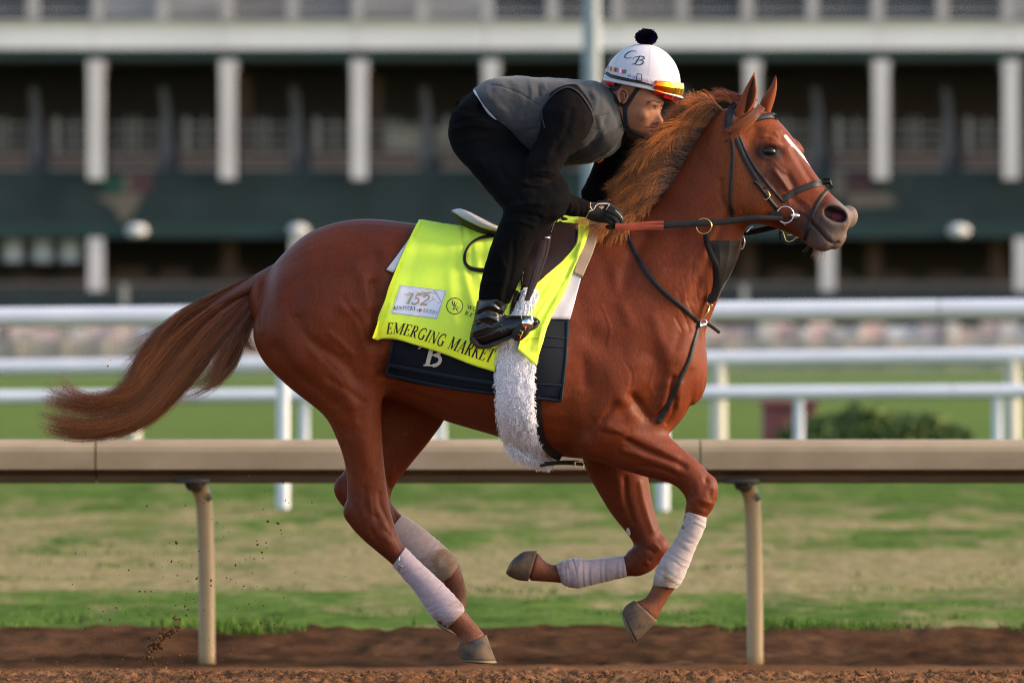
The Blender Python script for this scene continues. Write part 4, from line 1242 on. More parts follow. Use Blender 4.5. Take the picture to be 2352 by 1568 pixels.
# neon saddlecloth
neon = empty('saddlecloth', W(1120, 500), 'bright neon yellow saddlecloth with black stitched lettering', 'saddlecloth')
FOLD = [([(1053,520),(1060,590),(1080,680),(1100,740)],9,5), ([(1075,540),(1096,600),(1108,660)],7,4), ([(1040,540),(1035,640),(1045,740)],12,3), ([(1110,560),(1108,680),(1118,800)],8,-4),
        ([(990,560),(975,640)],20,2.5), ([(960,560),(940,640),(930,700)],12,-2.5), ([(1000,780),(1060,812)],8,3), ([(930,770),(960,700)],10,2), ([(1125,640),(1130,840)],6,4),
        ([(1085,560),(1084,640)],5,-3.5), ([(1063,530),(1068,600)],4,-3), ([(980,525),(1030,560)],14,2), ([(880,760),(900,700)],7,3), ([(1075,800),(1110,740)],9,3)]
S1 = coons([(979,499),(1040,502),(1160,522),(1240,512)], [(855,777),(872,778.5),(885,775),(905,775),(952,789),(1015,808),(1078,832),(1137,850)],
           [(979,499),(960,517),(926,584),(900,644),(877,719),(855,777)], [(1240,512),(1205,640),(1165,740),(1137,850)], 110, 80, 1.5)
neo, (nef, neq) = cloth('cloth', S1, M_neon, neon, off=.017, thick=.003, folds=FOLD, flare=.012)
NET = BVHTree.FromPolygons([tuple(p) for p in nef], [tuple(q) for q in neq])
cloth('cloth_far_side', S1[::4, ::3], M_neon, neon, off=.017, thick=.003, far=True)
S2 = coons([(1225,512),(1300,500),(1345,502)], [(1188,802),(1206,818),(1229,838)], [(1225,512),(1220,640),(1206,730),(1188,802)],
           [(1345,502),(1352,540),(1318,617),(1290,680),(1259,738),(1243,790),(1229,838)], 44, 80, 1.4)
FOLD2 = [([(1320,600),(1270,680),(1225,760)],5,-7), ([(1335,570),(1300,650),(1250,740),(1236,800)],7,8), ([(1290,650),(1240,720),(1215,760)],6,7), ([(1265,640),(1226,700)],5,-5), ([(1345,530),(1325,590)],6,5), ([(1240,760),(1225,800)],8,5)]
o, (n2f, n2q) = cloth('front_flap', S2, M_neon, neon, off=.021, thick=.003, folds=FOLD2, flare=.045)
N2T = BVHTree.FromPolygons([tuple(p) for p in n2f], [tuple(q) for q in n2q])
strap('hem_band', [(1209,783),(1222,775),(1238,774)], 2, M_neonh, neon, tree=N2T, thick=.0015)
# hem bands with their stitching
def band(pts_top, pts_bot, tree, m, name, parent, n=60, off=.0016):
    A, B_ = resample(spl(pts_top, 6), n), resample(spl(pts_bot, 6), n)
    V = []
    for k in (0, .33, .66, 1):
        for a, b in zip(A, B_):
            q = a*(1-k)+b*k; h = drape(q[0], q[1], off, tree=tree, fallback=False)
            V.append(h if h is not None else Vector((W(q[0], q[1])[0], np.nan, W(q[0], q[1])[2])))
    V = np.array([tuple(v) for v in V]); bad = np.isnan(V[:, 1])
    if bad.any(): V[bad, 1] = np.interp(np.flatnonzero(bad), np.flatnonzero(~bad), V[~bad, 1])
    F = [(r_*n+i, r_*n+i+1, (r_+1)*n+i+1, (r_+1)*n+i) for r_ in range(3) for i in range(n-1)]
    return mesh_obj(name, V, F, m, parent)
band([(872,735),(905,737),(960,749),(1025,770),(1085,792),(1135,812)], [(857,776),(905,774),(952,788),(1015,807),(1078,831),(1134,849)], NET, M_neonh, 'hem_band', neon)
band([(971,508),(936,578),(912,644),(889,722),(872,778)], [(963,517),(927,584),(901,644),(878,719),(857,776)], NET, M_neonh, 'side_hem', neon)

# ---- lettering
def arc(cx, cy, rx, ry, a0, a1, n=14):
    return [(cx+rx*math.cos(R(a0+(a1-a0)*i/n)), cy+ry*math.sin(R(a0+(a1-a0)*i/n))) for i in range(n+1)]
TK, TN = .135, .05
def ser(x, y, w_=.2): return ([(x-w_/2, y), (x+w_/2, y)], TN)
GL = {
 'E': (.62, [([(.14,0),(.14,1)],TK), ([(0,.025),(.56,.025)],TN), ([(0,.975),(.53,.975)],TN), ([(.14,.52),(.4,.52)],TN), ([(.40,.63),(.40,.41)],TN), ([(.54,.22),(.56,.02)],TN*1.2), ([(.51,.80),(.53,.98)],TN*1.2)]),
 'M': (.94, [([(.12,0),(.12,1)],TN), ([(.78,0),(.78,1)],TK), ([(.13,.97),(.42,.06)],TK), ([(.42,.06),(.74,.97)],TN), ser(.12,.025), ser(.79,.025,.26), ser(.06,.975,.16), ser(.84,.975,.16)]),
 'R': (.70, [([(.14,0),(.14,1)],TK), ser(.14,.025,.28), ([(0,.975),(.3,.975)],TN), (arc(.3,.745,.2,.23,90,-90),TK*.8), ([(.3,.515),(.14,.515)],TN), ([(.3,.5),(.58,.03)],TK), ([(.55,.025),(.7,.025)],TN)]),
 'G': (.76, [(arc(.4,.5,.33,.475,55,180),TK*.75), (arc(.4,.5,.33,.475,180,300),TK*.75), ([(.6,.9),(.62,.7)],TN), ([(.6,.42),(.6,.06)],TK), ser(.6,.42,.26)]),
 'I': (.32, [([(.16,0),(.16,1)],TK), ser(.16,.025,.3), ser(.16,.975,.3)]),
 'N': (.78, [([(.12,0),(.12,1)],TN), ([(.66,0),(.66,1)],TN), ([(.12,.98),(.64,.04)],TK), ser(.12,.025), ser(.66,.975), ser(.06,.975,.14)]),
 'A': (.72, [([(.08,0),(.34,1)],TN), ([(.34,1),(.60,0)],TK), ([(.17,.33),(.48,.33)],TN), ser(.09,.025,.2), ser(.60,.025,.24)]),
 'K': (.74, [([(.14,0),(.14,1)],TK), ser(.14,.025,.28), ser(.14,.975,.28), ([(.2,.42),(.56,.97)],TN), ([(.3,.56),(.62,.03)],TK), ser(.57,.975,.2), ser(.64,.025,.2)]),
 'T': (.64, [([(.32,0),(.32,1)],TK), ser(.32,.025,.28), ([(.03,.975),(.61,.975)],TN), ([(.04,.97),(.05,.78)],TN), ([(.6,.97),(.59,.78)],TN)]),
 'U': (.74, [([(.14,1),(.14,.3)],TK), (arc(.37,.3,.23,.27,180,360),TN*1.3), ([(.60,.3),(.60,1)],TN), ser(.14,.975,.28), ser(.6,.975,.22)]),
 'C': (.70, [(arc(.4,.5,.33,.475,50,180),TK*.75), (arc(.4,.5,.33,.475,180,312),TK*.75), ([(.6,.9),(.62,.68)],TN)]),
 'Y': (.68, [([(.34,0),(.34,.45)],TK), ([(.34,.45),(.1,.97)],TK*.8), ([(.34,.45),(.58,.97)],TN), ser(.34,.025,.28), ser(.1,.975,.2), ser(.59,.975,.18)]),
 'D': (.76, [([(.14,0),(.14,1)],TK), ([(0,.025),(.34,.025)],TN), ([(0,.975),(.34,.975)],TN), (arc(.32,.5,.34,.475,90,-90,18),TK*.8)]),
 'B': (.68, [([(.14,0),(.14,1)],TK), ([(0,.025),(.34,.025)],TN), ([(0,.975),(.32,.975)],TN), ([(.14,.52),(.34,.52)],TN), (arc(.31,.745,.19,.23,90,-90),TK*.8), (arc(.34,.27,.23,.245,90,-90),TK*.8)]),
 'W': (1.0, [([(.08,1),(.3,.03)],TK), ([(.3,.03),(.5,.97)],TN), ([(.5,.97),(.72,.03)],TK), ([(.72,.03),(.92,1)],TN), ser(.08,.975), ser(.92,.975)]),
 'O': (.82, [(arc(.4,.5,.33,.475,0,180),TK*.75), (arc(.4,.5,.33,.475,180,360),TK*.75)]),
 'S': (.60, [(arc(.3,.74,.2,.235,30,200),TK*.7), ([(.13,.66),(.46,.38)],TK), (arc(.28,.27,.2,.245,20,-150),TK*.7), ([(.5,.95),(.5,.75)],TN), ([(.08,.3),(.08,.08)],TN)]),
 '1': (.34, [([(.17,0),(.17,1)],TK), ser(.17,.025,.26), ([(.08,.93),(.17,.97)],TN)]),
 '5': (.62, [([(.14,.97),(.5,.97)],TK*.8), ([(.16,.97),(.12,.58)],TN), (arc(.26,.32,.25,.3,120,-150),TK*.8)]),
 '2': (.66, [(arc(.3,.72,.22,.25,170,-40),TK*.8), ([(.48,.56),(.08,.06)],TN*1.6), ([(.06,.07),(.56,.07)],TK*.9), ([(.56,.07),(.6,.22)],TN)]),
 ' ': (.36, []),
}
def stroke_quads(pts, w_, taper=None):
    P = np.array(pts, float); n = len(P)
    if n == 2: P = resample(P, 5); n = 5
    t = np.gradient(P, axis=0); t /= (np.linalg.norm(t, axis=1)[:, None]+1e-9); nn = np.stack([-t[:, 1], t[:, 0]], 1)
    wv = np.full(n, w_) if taper is None else np.interp(np.linspace(0,1,n), np.linspace(0,1,len(taper)), taper)*w_
    return P+nn*wv[:, None]/2, P-nn*wv[:, None]/2
def lettering(name, strokes, m, parent, tree, lift=.0022):
    """strokes: (points, width[, taper]) in layout units, laid on the surface"""
    V, F = [], []
    for st in strokes:
        A, B_ = stroke_quads(*st); n = len(A); b = len(V)
        ok = True; pts = []
        for a, c in zip(A, B_):
            for q in (a, c):
                h = drape(q[0], q[1], lift, tree=tree, fallback=False)
                if h is None: ok = False; break
                pts.append(tuple(h))
            if not ok: break
        if not ok: continue
        V += pts; F += [(b+2*i, b+2*i+1, b+2*i+3, b+2*i+2) for i in range(n-1)]
    if not V: return None
    return mesh_obj(name, V, F, m, parent, False)
def text_strokes(txt, base, h, cond=1.0, slant=0.0, gap=.08, bold=1.0, fit=True):
    """letters along a base line (layout units, left to right); h in layout units (may be a pair for start/end)"""
    Bp = spl(base, 8) if len(base) > 2 else np.array(base, float)
    d = np.r_[0, np.cumsum(np.linalg.norm(np.diff(Bp, axis=0), axis=1))]
    tot = sum(GL[c][0]*cond+gap for c in txt)-gap
    h0, h1 = h if isinstance(h, tuple) else (h, h)
    sc = d[-1]/tot if fit else (h0+h1)/2
    out = []; x = 0
    for c in txt:
        wd, sts = GL[c]
        for pts, w_ in sts:
            q = []
            for (gx, gy) in pts:
                s = (x+gx*cond+slant*gy)*sc
                hh = h0+(h1-h0)*min(1, max(0, s/d[-1]))
                s2 = min(max(s, 0), d[-1]-1e-4); k = min(np.searchsorted(d, s2, side='right')-1, len(Bp)-2)
                tg = (Bp[k+1]-Bp[k])/(d[k+1]-d[k]); p = Bp[k]+tg*(s-d[k]); up = np.array([tg[1], -tg[0]])
                q.append(p+up*gy*hh)
            out.append((q, w_*bold*(h0+h1)/2*(1 if cond > .8 else .8)))
        x += wd*cond+gap
    return out
M_ink = mat('black_stitching', (0.012,0.012,0.014), .8)
M_inkb = mat('navy_stitching', (0.012,0.012,0.05), .7)
M_gold = mat('tan_gold_print', (0.42,0.27,0.17), .7)
M_grey_p = mat('grey_brown_print', (0.30,0.25,0.23), .7)
M_redp = mat('red_print', (0.45,0.01,0.02), .7)
M_patch = fabric('white_patch', (0.72,0.73,0.80), .8, .1)
lettering('lettering', text_strokes('EMERGING MARKET', [(889,766),(920,767),(960,777),(1000,790),(1040,803),(1085,819),(1127,832)], (25,33), cond=.62, slant=.12, gap=.05, bold=1.15), M_ink, neon, NET)
# crop scale used for the patch: x = 850 + .18308 u, y = 620.1 + .18308 v
def C2(u, v): return (850+.18308*u, 620.1+.18308*v)
pa = [C2(388,190), C2(968,262), C2(850,612), C2(272,540)]
def quad_patch(name, a, b, c, d, m, parent, tree, nu=26, nv=16, lift=.0016):
    V = []
    for i in range(nu):
        for j in range(nv):
            s, t = i/(nu-1), j/(nv-1)
            q = (np.array(a)*(1-s)+np.array(b)*s)*(1-t)+(np.array(d)*(1-s)+np.array(c)*s)*t
            V.append(tuple(drape(q[0], q[1], lift, tree=tree)))
    F = [(i*nv+j, i*nv+j+1, (i+1)*nv+j+1, (i+1)*nv+j) for i in range(nu-1) for j in range(nv-1)]
    return mesh_obj(name, V, F, m, parent)
patch = quad_patch('patch', *pa, M_patch, neon, NET)
L2 = .0032
bd = [(pa[i], pa[(i+1) % 4]) for i in range(4)]
lettering('patch_border', [([np.array(a)*.96+np.mean(pa,0)*.04, np.array(b)*.96+np.mean(pa,0)*.04], .8) for a, b in bd], M_grey_p, patch, NET, L2)
lettering('numerals', text_strokes('152', [C2(455,418), C2(590,436), C2(728,446)], 24, cond=.85, slant=.25, gap=.04, bold=1.5), M_gold, patch, NET, L2)
hs = [([C2(430,300),C2(470,310),C2(520,308),C2(555,296)],2.2,(.2,1,.3)), ([C2(480,278),C2(510,296),C2(555,290)],1.8,(.2,1,.3)), ([C2(572,266),C2(620,296),C2(700,300),C2(790,284)],3,(.2,1,.3)),
      ([C2(640,268),C2(700,292),C2(770,276)],2.2,(.3,1,.3)), ([C2(590,308),C2(640,322),C2(700,318)],1.6,(.3,1,.3)), ([C2(810,262),C2(806,292),C2(834,306)],1.4), ([C2(812,262),C2(840,290),C2(862,340),C2(893,392)],1.6),
      ([C2(893,392),C2(882,412),C2(850,408)],1.4), ([C2(786,340),C2(800,366),C2(828,378)],1.2), ([C2(740,405),C2(780,384),C2(805,370)],1.2)]
lettering('horse_emblem', hs, M_gold, patch, NET, L2)
lettering('name_lettering', text_strokes('KENTUCKY', [C2(300,498), C2(440,500), C2(580,506)], 8.2, cond=.9, slant=.15, gap=.04, bold=1.15), M_inkb, patch, NET, L2)
lettering('name_lettering', text_strokes('DERBY', [C2(672,528), C2(760,542), C2(850,562)], 8.2, cond=.9, slant=.12, gap=.04, bold=1.0), M_grey_p, patch, NET, L2)
lettering('horseshoe_mark', [(arc(*C2(628,496), 5.2, 5.4, -20, 200), 1.3)], M_gold, patch, NET, L2)
lettering('rose_mark', [(arc(*C2(632,500), 1.5, 1.6, 0, 360, 8), 3.0)], M_redp, patch, NET, L2)
cc = C2(1067,452)
lettering('ring_mark', [(arc(cc[0], cc[1], 18.2, 18.2, 0, 360, 40), 1.6)], M_ink, neon, NET)
WR = [([C2(1035,392),C2(1048,450)],2.0), ([C2(1048,450),C2(1072,402)],1.4), ([C2(1060,396),C2(1072,452)],1.6), ([C2(1072,452),C2(1098,410)],1.3), ([C2(1064,448),C2(1048,500)],1.8),
      ([C2(1062,458),C2(1100,458),C2(1112,472),C2(1100,486),C2(1060,484)],1.6), ([C2(1085,486),C2(1102,520)],1.8), ([C2(1030,392),C2(1050,390)],1.2)]
lettering('monogram', WR, M_ink, neon, NET)
lettering('sponsor_lettering', text_strokes('WOO', [C2(1218,484), C2(1290,508), C2(1400,542)], 10, cond=1.15, slant=-.1, gap=.12, bold=1.1), M_ink, neon, NET)
lettering('sponsor_lettering', text_strokes('RES', [C2(1186,558), C2(1260,584), C2(1335,616)], 9.5, cond=1.05, slant=.1, gap=.3, bold=1.15), M_ink, neon, NET)
# stitching lines
lettering('stitching', [([(a[0], a[1]), (b[0], b[1])], .5) for a, b in zip(spl([(969,512),(934,580),(910,646),(888,720),(871,777)],6)[:-1:2], spl([(969,512),(934,580),(910,646),(888,720),(871,777)],6)[1::2])],
          mat('olive_thread', (0.42,0.55,0.02), .8), neon, NET, .0026)
# cream monogram on the navy pad
M_cream_l = mat('cream_applique', (0.55,0.48,0.40), .8)
lettering('monogram', text_strokes('B', [(974,838),(1016,840)], 48, cond=1.0, slant=.16, bold=1.5), M_cream_l, navy, NVT, .0035)
lettering('monogram', [([(962,800),(970,795),(984,794),(996,797)],4.5,(.6,1,.6))], M_cream_l, navy, NVT, .0035)

# ---- fleece girth cover
M_fleece = fabric('fleece_backing', (0.93,0.93,0.98), 1.0, .0)
M_fl = mat('white_fleece', (0.93,0.92,0.97), .9, .1)
def _fl():
    tr = nd(M_fl, 'ShaderNodeBsdfTranslucent'); tr.inputs['Color'].default_value = (.95,.94,1,1)
    ms = nd(M_fl, 'ShaderNodeMixShader'); ms.inputs[0].default_value = .0; out = M_fl.node_tree.nodes['Material Output']
    lk(M_fl, bsdf(M_fl).outputs[0], ms.inputs[1]); lk(M_fl, tr.outputs[0], ms.inputs[2]); lk(M_fl, ms.outputs[0], out.inputs['Surface'])
_fl()
girth = empty('girth', W(1200, 1050), 'girth strap round the belly in a shaggy white fleece cover', 'girth')
fl_l = spl([(1205,660),(1150,780),(1140,850),(1141,920),(1145,975),(1158,1022),(1185,1052),(1225,1068),(1252,1072)], 8)
fl_r = spl([(1232,665),(1232,780),(1227,850),(1226,920),(1228,975),(1238,1015),(1256,1042),(1272,1058),(1264,1072)], 8)
A_, B2_ = resample(fl_l, 90), resample(fl_r, 90)
grid = []
for a, b in zip(A_, B2_):
    row = []
    for k in np.linspace(0, 1, 12):
        q = a*(1-k)+b*k
        row.append(drape(q[0], q[1], .020, fallback=False))
    grid.append(row)
yy = np.array([[np.nan if h is None else h.y for h in r_] for r_ in grid])
for j in range(12):
    c_ = yy[:, j]; ok = ~np.isnan(c_); c_[~ok] = np.interp(np.flatnonzero(~ok), np.flatnonzero(ok), c_[ok]) 
for _ in range(4): yy[1:-1] = (yy[:-2]+2*yy[1:-1]+yy[2:])/4
yy[:22] += np.linspace(-.008, 0, 22)[:, None]
GP = np.zeros((90, 12, 3))
for i in range(90):
    for j in range(12):
        k = j/11; q = A_[i]*(1-k)+B2_[i]*k; x_, _, z_ = W(q[0], q[1])
        GP[i, j] = (x_, yy[i, j]-.016*math.sin(math.pi*k)**.6-.004, z_)
# the last rows turn under the belly
for i in range(78, 90): GP[i, :, 1] += (i-78)/12*.09
fq = np.array([(i*12+j, i*12+j+1, (i+1)*12+j+1, (i+1)*12+j) for i in range(89) for j in range(11)])
back = GP.reshape(-1, 3)+np.array([0, .03, 0]); nb = len(back)
mesh_obj('fleece_backing', np.vstack([GP.reshape(-1, 3), back]), np.vstack([fq, fq[:, ::-1]+nb]), M_fleece, girth)
g = np.random.default_rng(77)
N_ = 5200
ui = g.random(N_)*88.9; vj = g.random(N_)*10.99
i0 = ui.astype(int); j0 = vj.astype(int); fu = (ui-i0)[:, None]; fv = (vj-j0)[:, None]
p0 = (GP[i0, j0]*(1-fv)+GP[i0, j0+1]*fv)*(1-fu)+(GP[np.minimum(i0+1,89), j0]*(1-fv)+GP[np.minimum(i0+1,89), j0+1]*fv)*fu
lock = np.floor(ui/2.2)*7+np.floor(vj/1.1)
lr = np.random.default_rng(5).normal(size=(2000, 3))
dirv = lr[(lock.astype(int)) % 2000]*.45+g.normal(size=(N_, 3))*.25+np.array([0, -.5, -.75])
edge = (vj/11-.5)*2
dirv[:, 0] += np.sign(edge)*np.abs(edge)**3*.9
dirv /= np.linalg.norm(dirv, axis=1)[:, None]
ns_ = 5
ts = np.linspace(0, 1, ns_)[None, :, None]
Lf = g.uniform(.008, .017, N_)[:, None, None]
Cc = p0[:, None]+dirv[:, None]*Lf*ts+np.array([0, 0, -.008])[None, None]*ts**2+(g.normal(size=(N_,1,3))*.004)*np.sin(ts*4)
rr = .0015*(1-.6*ts)*g.uniform(.7,1.3,N_)[:, None, None]
Dd = np.gradient(Cc, axis=1); Dd /= np.linalg.norm(Dd, axis=2, keepdims=True)+1e-9
Aa = np.cross(Dd, np.array([1, .1, .3])); Aa /= np.linalg.norm(Aa, axis=2, keepdims=True)+1e-9; Bb = np.cross(Dd, Aa)
Vv = np.stack([Cc+rr*(Aa*math.cos(q)+Bb*math.sin(q)) for q in (0, 2.094, 4.189)], 2).reshape(-1, 3)
bs = (np.arange(N_)[:, None]*ns_+np.arange(ns_-1)[None])*3
Qq = np.concatenate([np.stack([bs+q, bs+(q+1)%3, bs+3+(q+1)%3, bs+3+q], -1).reshape(-1, 4) for q in range(3)])
mesh_obj('fleece', Vv, Qq, M_fl, girth, False)
strap('girth_strap', [(1233,905),(1236,960),(1243,1005),(1262,1035),(1288,1052)], 18, M_blackl, girth, thick=.006)
strap('buckle_strap', [(1240,1068),(1280,1063),(1322,1064),(1345,1066)], 7, M_blackl, girth, depth=[-60,-50,-40,-30])
strap('buckle_strap', [(1250,1061),(1290,1058),(1330,1058)], 4, M_blackl, girth, depth=[-66,-58,-50])
def ring_mb(path, r, closed=True, n=8):
    pts = [tuple(p) for p in path]
    if closed: pts = pts+[pts[0], pts[1]]
    return MB().tube(pts, r, n, caps=not closed)
ring_mb([W(*p, -56) for p in [(1320,1060),(1322,1072),(1328,1077),(1340,1076),(1341,1064),(1335,1058)]], .0022).build('buckle', M_brass, girth, True)
strap('girth_tab', [(1190,668),(1181,700),(1176,735)], 14, M_brownl, girth, tree=NET, thick=.005)

# ---- saddle
sad = empty('saddle', W(1180, 520), 'dark brown exercise saddle with a pale grey cantle top', 'saddle')
M_greyt = fabric('pale_grey_seat_cover', (0.46,0.45,0.48), .6, .0)
M_stitch = mat('pale_thread', (0.6,0.55,0.5), .8)
V, F, T = loft([(1038,482,1040,496,30,0),(1052,480,1056,513,60,0),(1075,488,1080,528,82,0),(1105,500,1106,541,92,0),(1145,515,1145,548,92,0),(1200,520,1200,548,85,0),(1250,512,1252,545,75,0),(1290,497,1292,535,60,0),(1318,500,1322,530,40,0)], nr=40, cap=(.4,.5))
mesh_obj('seat', V, [tuple(a) for a in F]+[tuple(a) for a in T], M_brownl, sad)
# grey cover: a lens lying in the dish of the cantle, tipped towards the near side
V, F, T = loft([(1040,482,1042,489,20,-16),(1056,479.5,1060,502,40,-40),(1078,487,1084,515,52,-52),(1103,500,1106,525,56,-56),(1130,514,1130,531,52,-60),(1150,522,1150,534,46,-60)], nr=36, cap=(.3,.3), nexp=2.4)
mesh_obj('seat_cover', V, [tuple(a) for a in F]+[tuple(a) for a in T], M_greyt, sad)
SCT = BVHTree.FromPolygons([tuple(p) for p in V], [tuple(a) for a in F]+[tuple(a) for a in T])
ml = spl([(1050,484),(1075,493),(1105,506),(1140,522)], 8)
lettering('seat_seam', [([a, b], .9) for a, b in zip(ml[:-1], ml[1:])], M_stitch, sad, SCT, .001)
FS = coons([(1190,530),(1260,522),(1327,526)], [(1196,664),(1226,661)], [(1190,530),(1188,600),(1196,664)], [(1327,526),(1324,556),(1306,588),(1268,624),(1226,661)], 30, 36)
o, (flf, flq) = cloth('saddle_flap', FS, M_brownl, sad, off=.030, thick=.006, ridge=False)
FLT = BVHTree.FromPolygons([tuple(p) for p in flf], [tuple(q) for q in flq])
strap('flap_binding', [(1326,528),(1323.5,556),(1305,587),(1267,622.5),(1227,659)], 4, M_blackl, sad, tree=FLT, thick=.003)
# the stitched tongue rising before the knee, with its bright edge
MB().tube([W(*p) for p in [(1265,536,-150),(1272,512,-150),(1288,490,-146),(1308,476,-142)]], [.006,.007,.006,.003], 8).build('pommel_strap', M_blackl, sad, True)
MB().tube([W(*p) for p in [(1266,534,-154),(1273,512,-154),(1286,493,-151)]], [.0018]*3, 6).build('pommel_piping', M_steel, sad, True)
shape_obj('pommel', loft([(1290,497,1300,520,14,-40),(1318,502,1322,520,20,-30),(1336,506,1338,520,16,-20)], nr=20), M_blackl, sad)

# ---- stirrup and its leathers
sti = empty('stirrup', W(1209, 690, -200), 'polished steel stirrup hanging from a doubled brown leather at the rider\'s boot', 'stirrup')
YS = -252
strap('stirrup_leather', [(1250,546),(1243,580),(1228,630),(1210,692)], [16,17,16,11], M_brownl, sti, depth=[-212,-225,-240,YS], thick=.004)
strap('stirrup_leather', [(1262,540),(1253,580),(1236,630),(1216,680)], [8,12,12,8], M_brownl, sti, depth=[-205,-216,-230,YS+8], thick=.004)
strap('leather_edge', [(1249,560),(1240,590),(1225,635),(1209,685)], 1.2, M_blackl, sti, depth=[-216,-229,-244,YS-5], thick=.001)
MB().tube([W(1248,546,-222), W(1262,548,-220)], .004, 8).build('leather_pin', M_steel, sti, True)
arch = [(1197,734,YS-2),(1199,718,YS-2),(1204,703,YS-2),(1212,690,YS-2),(1217,696,YS-4),(1220,712,YS-12),(1221,728,YS-22),(1222,741,YS-28)]
MB().tube([W(*p) for p in spl(arch, 5)], list(np.interp(np.linspace(0,1,36), [0,.4,.55,.8,1], [.0022,.003,.004,.0058,.009])), 12, flat=.6).build('arch', M_steel, sti, True)
shape_obj('tread_end', tube_shape([(1209,742,YS-30,13),(1213,744,YS-26,12)]), M_steel, sti)
shape_obj('tread', tube_shape([(1209,746,YS-26,13.5),(1200,758,YS-20,15),(1190,768,YS-10,15)]), leather('tread_rubber', (0.03,0.022,0.016), .8), sti)
for q, (bx, by, c) in enumerate([(1205,753,(.75,.1,.03)), (1198,763,(.35,.5,.05)), (1194,772,(.75,.1,.03))]):
    o = MB().tube([W(bx-4,by-5,YS-40), W(bx+4,by-1,YS-41)], .0016, 6).tube([W(bx+2,by-2,YS-41), W(bx,by+6,YS-41)], .0016, 6).build('rubber_stud', mat('stud_colour', c, .6), sti, True)
# hanging loop of strap behind the calf
loop = empty('strap_loop', W(1100, 545, -180), 'black leather strap loop hanging behind the rider\'s calf', 'strap')
strap('strap', [(1150,541),(1125,542),(1101,548),(1081,561),(1069,582),(1069,604),(1083,617),(1110,621),(1130,620)], [7,8,7,6,6,7,9,10,10], M_blackl, loop, tree=NET, off=.006, thick=.004, smoothn=6)

# ---- bridle
bri = empty('bridle', W(1700, 300), 'black leather bridle with brass buckles on the chestnut head', 'bridle')
BR = [('browband', [(1672,309),(1684,302),(1698,293),(1720,280),(1744,270),(1766,265.5),(1783,267)], 11),
 ('headpiece', [(1690,238),(1680,250),(1671,272),(1671,308)], 13), ('headpiece', [(1700,246),(1690,256),(1680,272),(1680,300)], 8),
 ('cheekpiece', [(1686,308),(1708,363),(1732,406),(1751,437),(1770,461),(1785,482)], 9),
 ('noseband_strap', [(1693,306),(1720,365),(1748,406),(1775,439),(1797,464)], 6),
 ('throatlatch', [(1679,318),(1682,363),(1678,420),(1676,456),(1681,500)], 7.5),
 ('noseband', [(1797,461),(1812,449),(1827,440),(1863,425),(1893,417),(1905,417)], 12),
 ('flash_strap', [(1911,427),(1889,449),(1872,477),(1859,510),(1849,543),(1845,553)], 7.5)]
for nme, pth, wd in BR:
    strap(nme, pth, wd*1.15, M_blackl, bri, thick=.0046, off=.001)
strap('browband_piping', [(1690,306),(1700,299),(1722,286),(1745,276),(1768,271.5),(1789,274)], 2.2, M_blackl, bri, thick=.0075)
strap('noseband_padding', [(1800,466),(1814,455),(1829,446),(1864,431.5),(1898,423.5)], 3.5, M_brownl, bri, thick=.003)
for q in ((1672,322), (1693,309), (1753,434), (1764,452)):
    strap('keeper', [(q[0]-5,q[1]+3),(q[0]+5,q[1]-3)], 5, M_blackl, bri, thick=.008)
strap('buckle_tongue', [(1731,418),(1742,428),(1756,446),(1768,462),(1782,478)], 8, M_blackl, bri, thick=.008)
def on_head(px, py, off=.012, tree=None):
    h = drape(px, py, 0, tree=tree); return (h.x, h.y-off, h.z)
ring_mb([on_head(*p) for p in [(1752,458),(1758,460),(1764,455),(1767,450),(1763,441),(1760,440)]], .0017, False).build('buckle', M_brass, bri, True)
rc = on_head(1802, 494, .016)
ring_mb([(rc[0]+19*U*math.cos(q), rc[1]+.0*q, rc[2]+19*U*math.sin(q)) for q in np.linspace(0, 2*math.pi, 30, endpoint=False)], .0027).build('bit_ring', M_steel, bri, True)
shape_obj('bit_mouthpiece', (lambda e: e)(ellipsoid(on_head(1825,496,.012), (11*U, .008, 6.2*U), Matrix.Rotation(R(5),3,'Y'))), M_steel, bri)
MB().box(rc[0]-34*U, rc[0]-10*U, rc[1]-.008, rc[1]+.002, rc[2]-7*U, rc[2]+8*U).build('rein_loop', M_blackl, bri)
strap('bit_strap', [(1780,486),(1786,500),(1794,512),(1800,520)], 9, M_blackl, bri, thick=.012)
# curb strap and its brass under the chin
strap('curb_strap', [(1792,528),(1791,544),(1800,556),(1812,560),(1828,556),(1838,546)], 7, M_blackl, bri, depth=[-40,-36,-34,-34,-36,-40], thick=.005)
ring_mb([W(*p) for p in [(1790,528,-46),(1797,532,-46),(1800,541,-46),(1803,552,-46),(1810,556,-46),(1820,553,-46),(1828,545,-46),(1836,546,-46)]], .0022, False).build('chin_chain', M_brass, bri, True)
ring_mb([W(*p) for p in [(1806,540,-42),(1818,540,-42),(1822,533,-42),(1812,530,-42)]], .0018).build('chin_ring', M_brass, bri, True)
strap('nose_loop', [(1903,413),(1907,420),(1909,430)], 7, M_blackl, bri, thick=.008)

